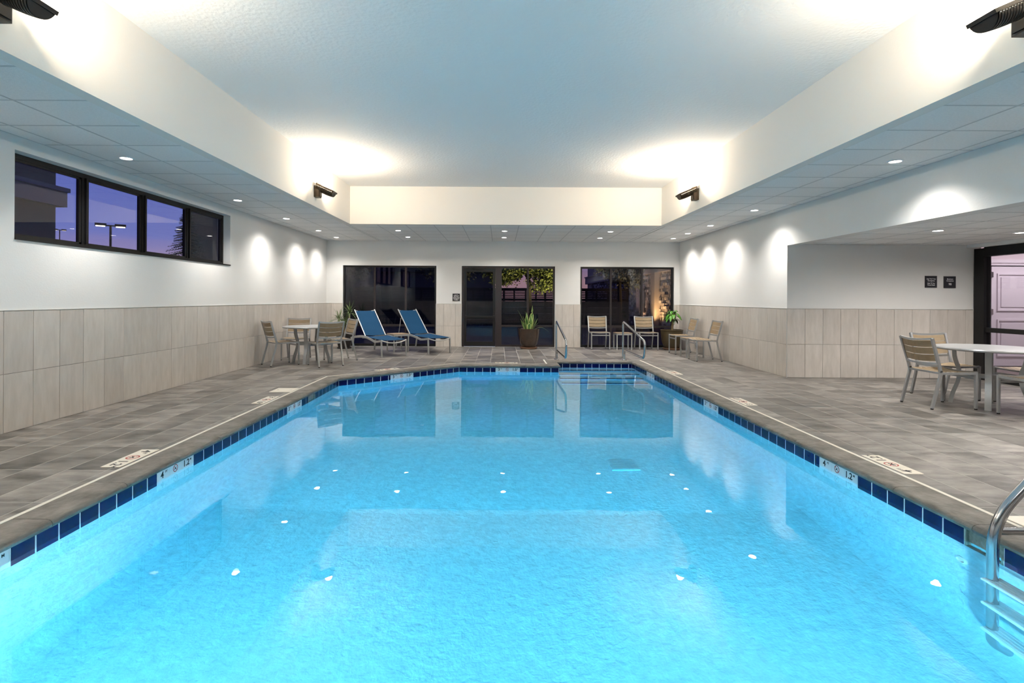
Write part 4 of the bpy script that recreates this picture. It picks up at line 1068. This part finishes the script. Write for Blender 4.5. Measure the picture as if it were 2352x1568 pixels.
# stone-faced wing of the building on the right
M_stone = mat('ledge_stone', (.50, .40, .36), .85, var=.4, vscale=7, stretch=(1, 1, 3), col2=(.09, .07, .07), bump=.5, bscale=20)
M_pil = mat('smooth_pilaster', (.42, .34, .29), .8)
bx_ = 6.6; t = thing('stone_building', 'stone clad building wing with a lit smooth pilaster, seen through the right far window', 'building', (bx_, 15, 0))
m = MB(); m.box(.04, 8, 0, 24, -.02, 5.0); part('wall', m, M_pil, t)
m = MB(); rnd = random.Random(2)
for r in range(21):
    z0 = r*.117; y = rnd.uniform(-.3, 0)
    while y < 22:
        l = rnd.uniform(.16, .48); p = rnd.uniform(.0, .075)
        if y > .02: m.box(-p, .05, y+.008, y+l-.008, z0+.006, z0+.112, mi=rnd.choice((0, 0, 1, 2)))
        y += l
tag(part('stone_cladding', m, [M_stone, mat('ledge_stone_dark', (.13, .10, .095), .85, bump=.5, bscale=20), mat('ledge_stone_pale', (.62, .54, .48), .85, bump=.5, bscale=20)], t), None, None, kind='stuff')
m = MB(); m.box(-.14, .06, 0, 24, 2.43, 2.95); m.box(-.20, .06, 0, 24, 2.90, 2.97); part('cornice', m, M_pil, t)
for yy in (6.1, 11.3): m = MB(); m.box(-.26, .0, yy, yy+.55, 0, 2.43); part('pilaster', m, M_pil, t)
for yy in (8.2, ): m = MB(); m.box(-.08, .0, yy, yy+1.4, .75, 1.95); m.box(-.085, -.08, yy+.06, yy+1.34, .81, 1.89); part('window', m, mat('dark_window', (.05, .05, .07), .1), t)
def uplight(x, y, e, col, label, rot):
    t = thing('garden_uplight', label, 'garden light', (x, y, 0), 0, 'garden uplights')
    m = MB(); m.lathe([(0, 0), (.05, 0), (.055, .12), (.065, .14), (.05, .14)], 16); part('housing', m, M_blk, t)
    m = MB(); m.lathe([(.05, .135), (0, .137)], 16); part('lens', m, emis('uplight_glow', col, 5), t)
    l = bpy.data.lights.new('bulb', 'SPOT'); l.energy = e; l.color = col; l.spot_size = math.radians(120); l.spot_blend = .9; l.shadow_soft_size = .05
    o = link('bulb', l, t, (0, 0, .16)); o.rotation_euler = rot
uplight(6.12, 20.75, 420, (1, .72, .30), 'warm garden uplight at the foot of the lit pilaster', (PI, 0, 0))
uplight(6.05, 23.6, 260, (1, .66, .35), 'warm garden uplight at the stone wall farther back', (PI, 0, 0))
uplight(2.9, 21.2, 2600, (1, .86, .30), 'warm garden uplight under the broad tree', (PI, math.radians(-20), 0))
def crown(m, c, r, n, size, rnd, clumps=14, skip=None):
    cl = [(Vector((rnd.uniform(-.9, .9)*r[0], rnd.gauss(0, .45)*r[1], rnd.gauss(0, .42)*r[2])), rnd.uniform(.25, .5)) for _ in range(clumps)]
    for _ in range(n):
        cc_, cs = rnd.choice(cl); p = Vector(c)+cc_+Vector((min(2, max(-2, rnd.gauss(0, 1)))*r[0]*cs*.6, rnd.gauss(0, 1)*r[1]*cs*.6, rnd.gauss(0, 1)*r[2]*cs*.6))
        a = Vector((rnd.uniform(-1, 1), rnd.uniform(-1, 1), rnd.uniform(-1, .4))).normalized(); s = a.cross(Vector((rnd.uniform(-1, 1), rnd.uniform(-1, 1), rnd.uniform(-1, 1)))).normalized()
        k = size*rnd.uniform(.6, 1.3); m.add([p, p+a*k*.5+s*k*.28, p+a*k, p+a*k*.5-s*k*.28], [(0, 1, 2, 3)])
def tree(x, y, c, r, n, size, label, seed, mt, h=2.4):
    t = thing('tree', label, 'tree', (x, y, 0), 0, 'trees outside the far windows'); rnd = random.Random(seed)
    m = MB(); m.tube([(0, 0, -.02), (.05, .05, h*.5), (0, 0, h)], .09, 10, rs=[.13, .10, .07])
    for k in range(6): a = k*1.1; m.tube([(0, 0, h-.3), (r[0]*.3*math.cos(a), r[1]*.3*math.sin(a), h+.5), (r[0]*.6*math.cos(a), r[1]*.6*math.sin(a), h+1.1)], .03, 6)
    part('trunk', m, M_bark, t)
    m = MB(); crown(m, c, r, n, size, rnd); tag(part('foliage', m, mt, t), None, None, kind='stuff')
M_tl = mat('tree_leaf', (.10, .13, .035), .6, var=.5, vscale=3)
M_tl2 = mat('grey_green_leaf', (.10, .11, .075), .6, var=.5, vscale=3)
tree(1.27, 22.8, (0, 0, 2.7), (1.6, .8, .75), 17000, .12, 'broad leafy tree lit yellow from below, seen through the glass doors', 1, M_tl)
tree(4.95, 21.4, (0, 0, 2.75), (.8, .8, .85), 8000, .12, 'grey green tree seen through the right far window', 2, M_tl2)
tree(-2.3, 22.4, (0, 0, 3.1), (1.0, .8, 1.0), 5000, .15, 'dark tree behind the fence, seen through the glazed door', 4, M_tl2)
tree(-6.6, 22.4, (0, 0, 3.3), (1.0, .8, 1.1), 3500, .16, 'dark tree seen through the left far window', 6, M_tl2)
# a patio lounge chair outside is only a dark shape; big house beyond the fence
t = thing('house', 'dark house with a gabled roof beyond the fence', 'house', (-4.6, 39, 0))
m = MB(); m.box(-5, 4, 0, 6, -.02, 3.4); part('wall', m, mat('house_wall', (.07, .065, .08), .9), t)
m = MB(); M = Matrix.Translation((-.5, 0, 0)) @ Matrix(((1,0,0,0),(0,0,1,0),(0,1,0,0),(0,0,0,1))); m.prism([(-5.0, 3.3), (5.0, 3.3), (0, 6.0)], -.3, 6.3, M=M); part('roof', m, mat('house_roof', (.04, .04, .045), .9), t)

# beyond the long left window
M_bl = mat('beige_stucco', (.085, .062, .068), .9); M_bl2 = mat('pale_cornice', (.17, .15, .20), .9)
t = thing('hotel_wing', 'purple grey building with a pale cornice outside the left end of the long window', 'building', (-14, 0, 0))
m = MB(); m.box(-8, 0, -4, 16.2, -.02, 9.5); part('wall', m, M_bl, t)
m = MB(); m.box(-8, .16, -4, 16.45, 4.15, 4.75); m.box(-8, .22, -4, 16.5, 4.62, 4.75); part('cornice', m, M_bl2, t)
t = thing('flat_building', 'dark grey building outside the right end of the long window', 'building', (-16.75, 27.5, 0))
m = MB(); m.box(.2, 9.0, 0, 6, -.02, 5.9); part('wall', m, mat('grey_render', (.06, .052, .055), .9), t)
m = MB(); m.box(.1, 9.1, -.1, 6.1, 5.7, 6.0); part('parapet', m, mat('grey_coping', (.08, .07, .075), .9), t)
def street_lamp(x, y, h, label, dirx, s=1.0, em=6):
    t = thing('street_lamp', label, 'street lamp', (x, y, 0), math.atan2(dirx[1], dirx[0]), 'parking lot lamps')
    m = MB(); m.tube([(0, 0, -.02), (0, 0, h)], .07*s, 10); m.tube([(0, 0, -.02), (0, 0, .5)], .2*s, 12); part('pole', m, M_bronze, t)
    m = MB(); m.box(-.25*s, .25*s, -.03, .03, h-.02, h+.05); part('arm', m, M_bronze, t)
    for k in (-1, 1):
        m = MB(); m.box(k*.22*s if k > 0 else -.85*s, .85*s if k > 0 else k*.22*s, -.17, .17, h-.02, h+.11); hd = part('lamp_head', m, M_bronze, t)
        m = MB(); a, c = (.30*s, .80*s) if k > 0 else (-.80*s, -.30*s); m.box(a, c, -.14, .14, h-.045, h-.02); part('lens', m, emis('street_glow', (1, .86, .6), em), hd)
street_lamp(-21.2, 28.0, 5.15, 'bronze double headed parking lot lamp seen through the second pane of the long window', (28.0, 21.2), .8)
street_lamp(-50.5, 59.0, 8.9, 'small distant double lamp beside the building in the long window', (59, 50), .7, 1.0)
t = thing('spruce_tree', 'dark spruce outside the right end of the long window', 'tree', (-13.05, 21.5, 0)); rnd = random.Random(11)
m = MB(); m.tube([(0, 0, -.02), (0, 0, 5.0)], .1, 8, rs=[.16, .02]); part('trunk', m, M_trunk, t)
m = MB()
for k in range(70):
    z = .6+4.4*(k/70)**.9; r = (5.1-z)*.33+.06
    for j in range(9):
        a = rnd.uniform(0, 2*PI); ln = r*rnd.uniform(.7, 1.15); d = Vector((math.cos(a), math.sin(a), -.25))
        for q_ in range(7):
            u = (q_+1)/7; p = Vector((0, 0, z))+d*ln*u; s = Vector((-math.sin(a), math.cos(a), 0)); w = .13*(1.25-u)
            for sg in (-1, 1): m.add([p, p+s*sg*w+d*.05+Vector((0, 0, -.03)), p+d*.10], [(0, 1, 2)])
tag(part('needles', m, mat('spruce_needles', (.014, .02, .018), .8), t), None, None, kind='stuff')
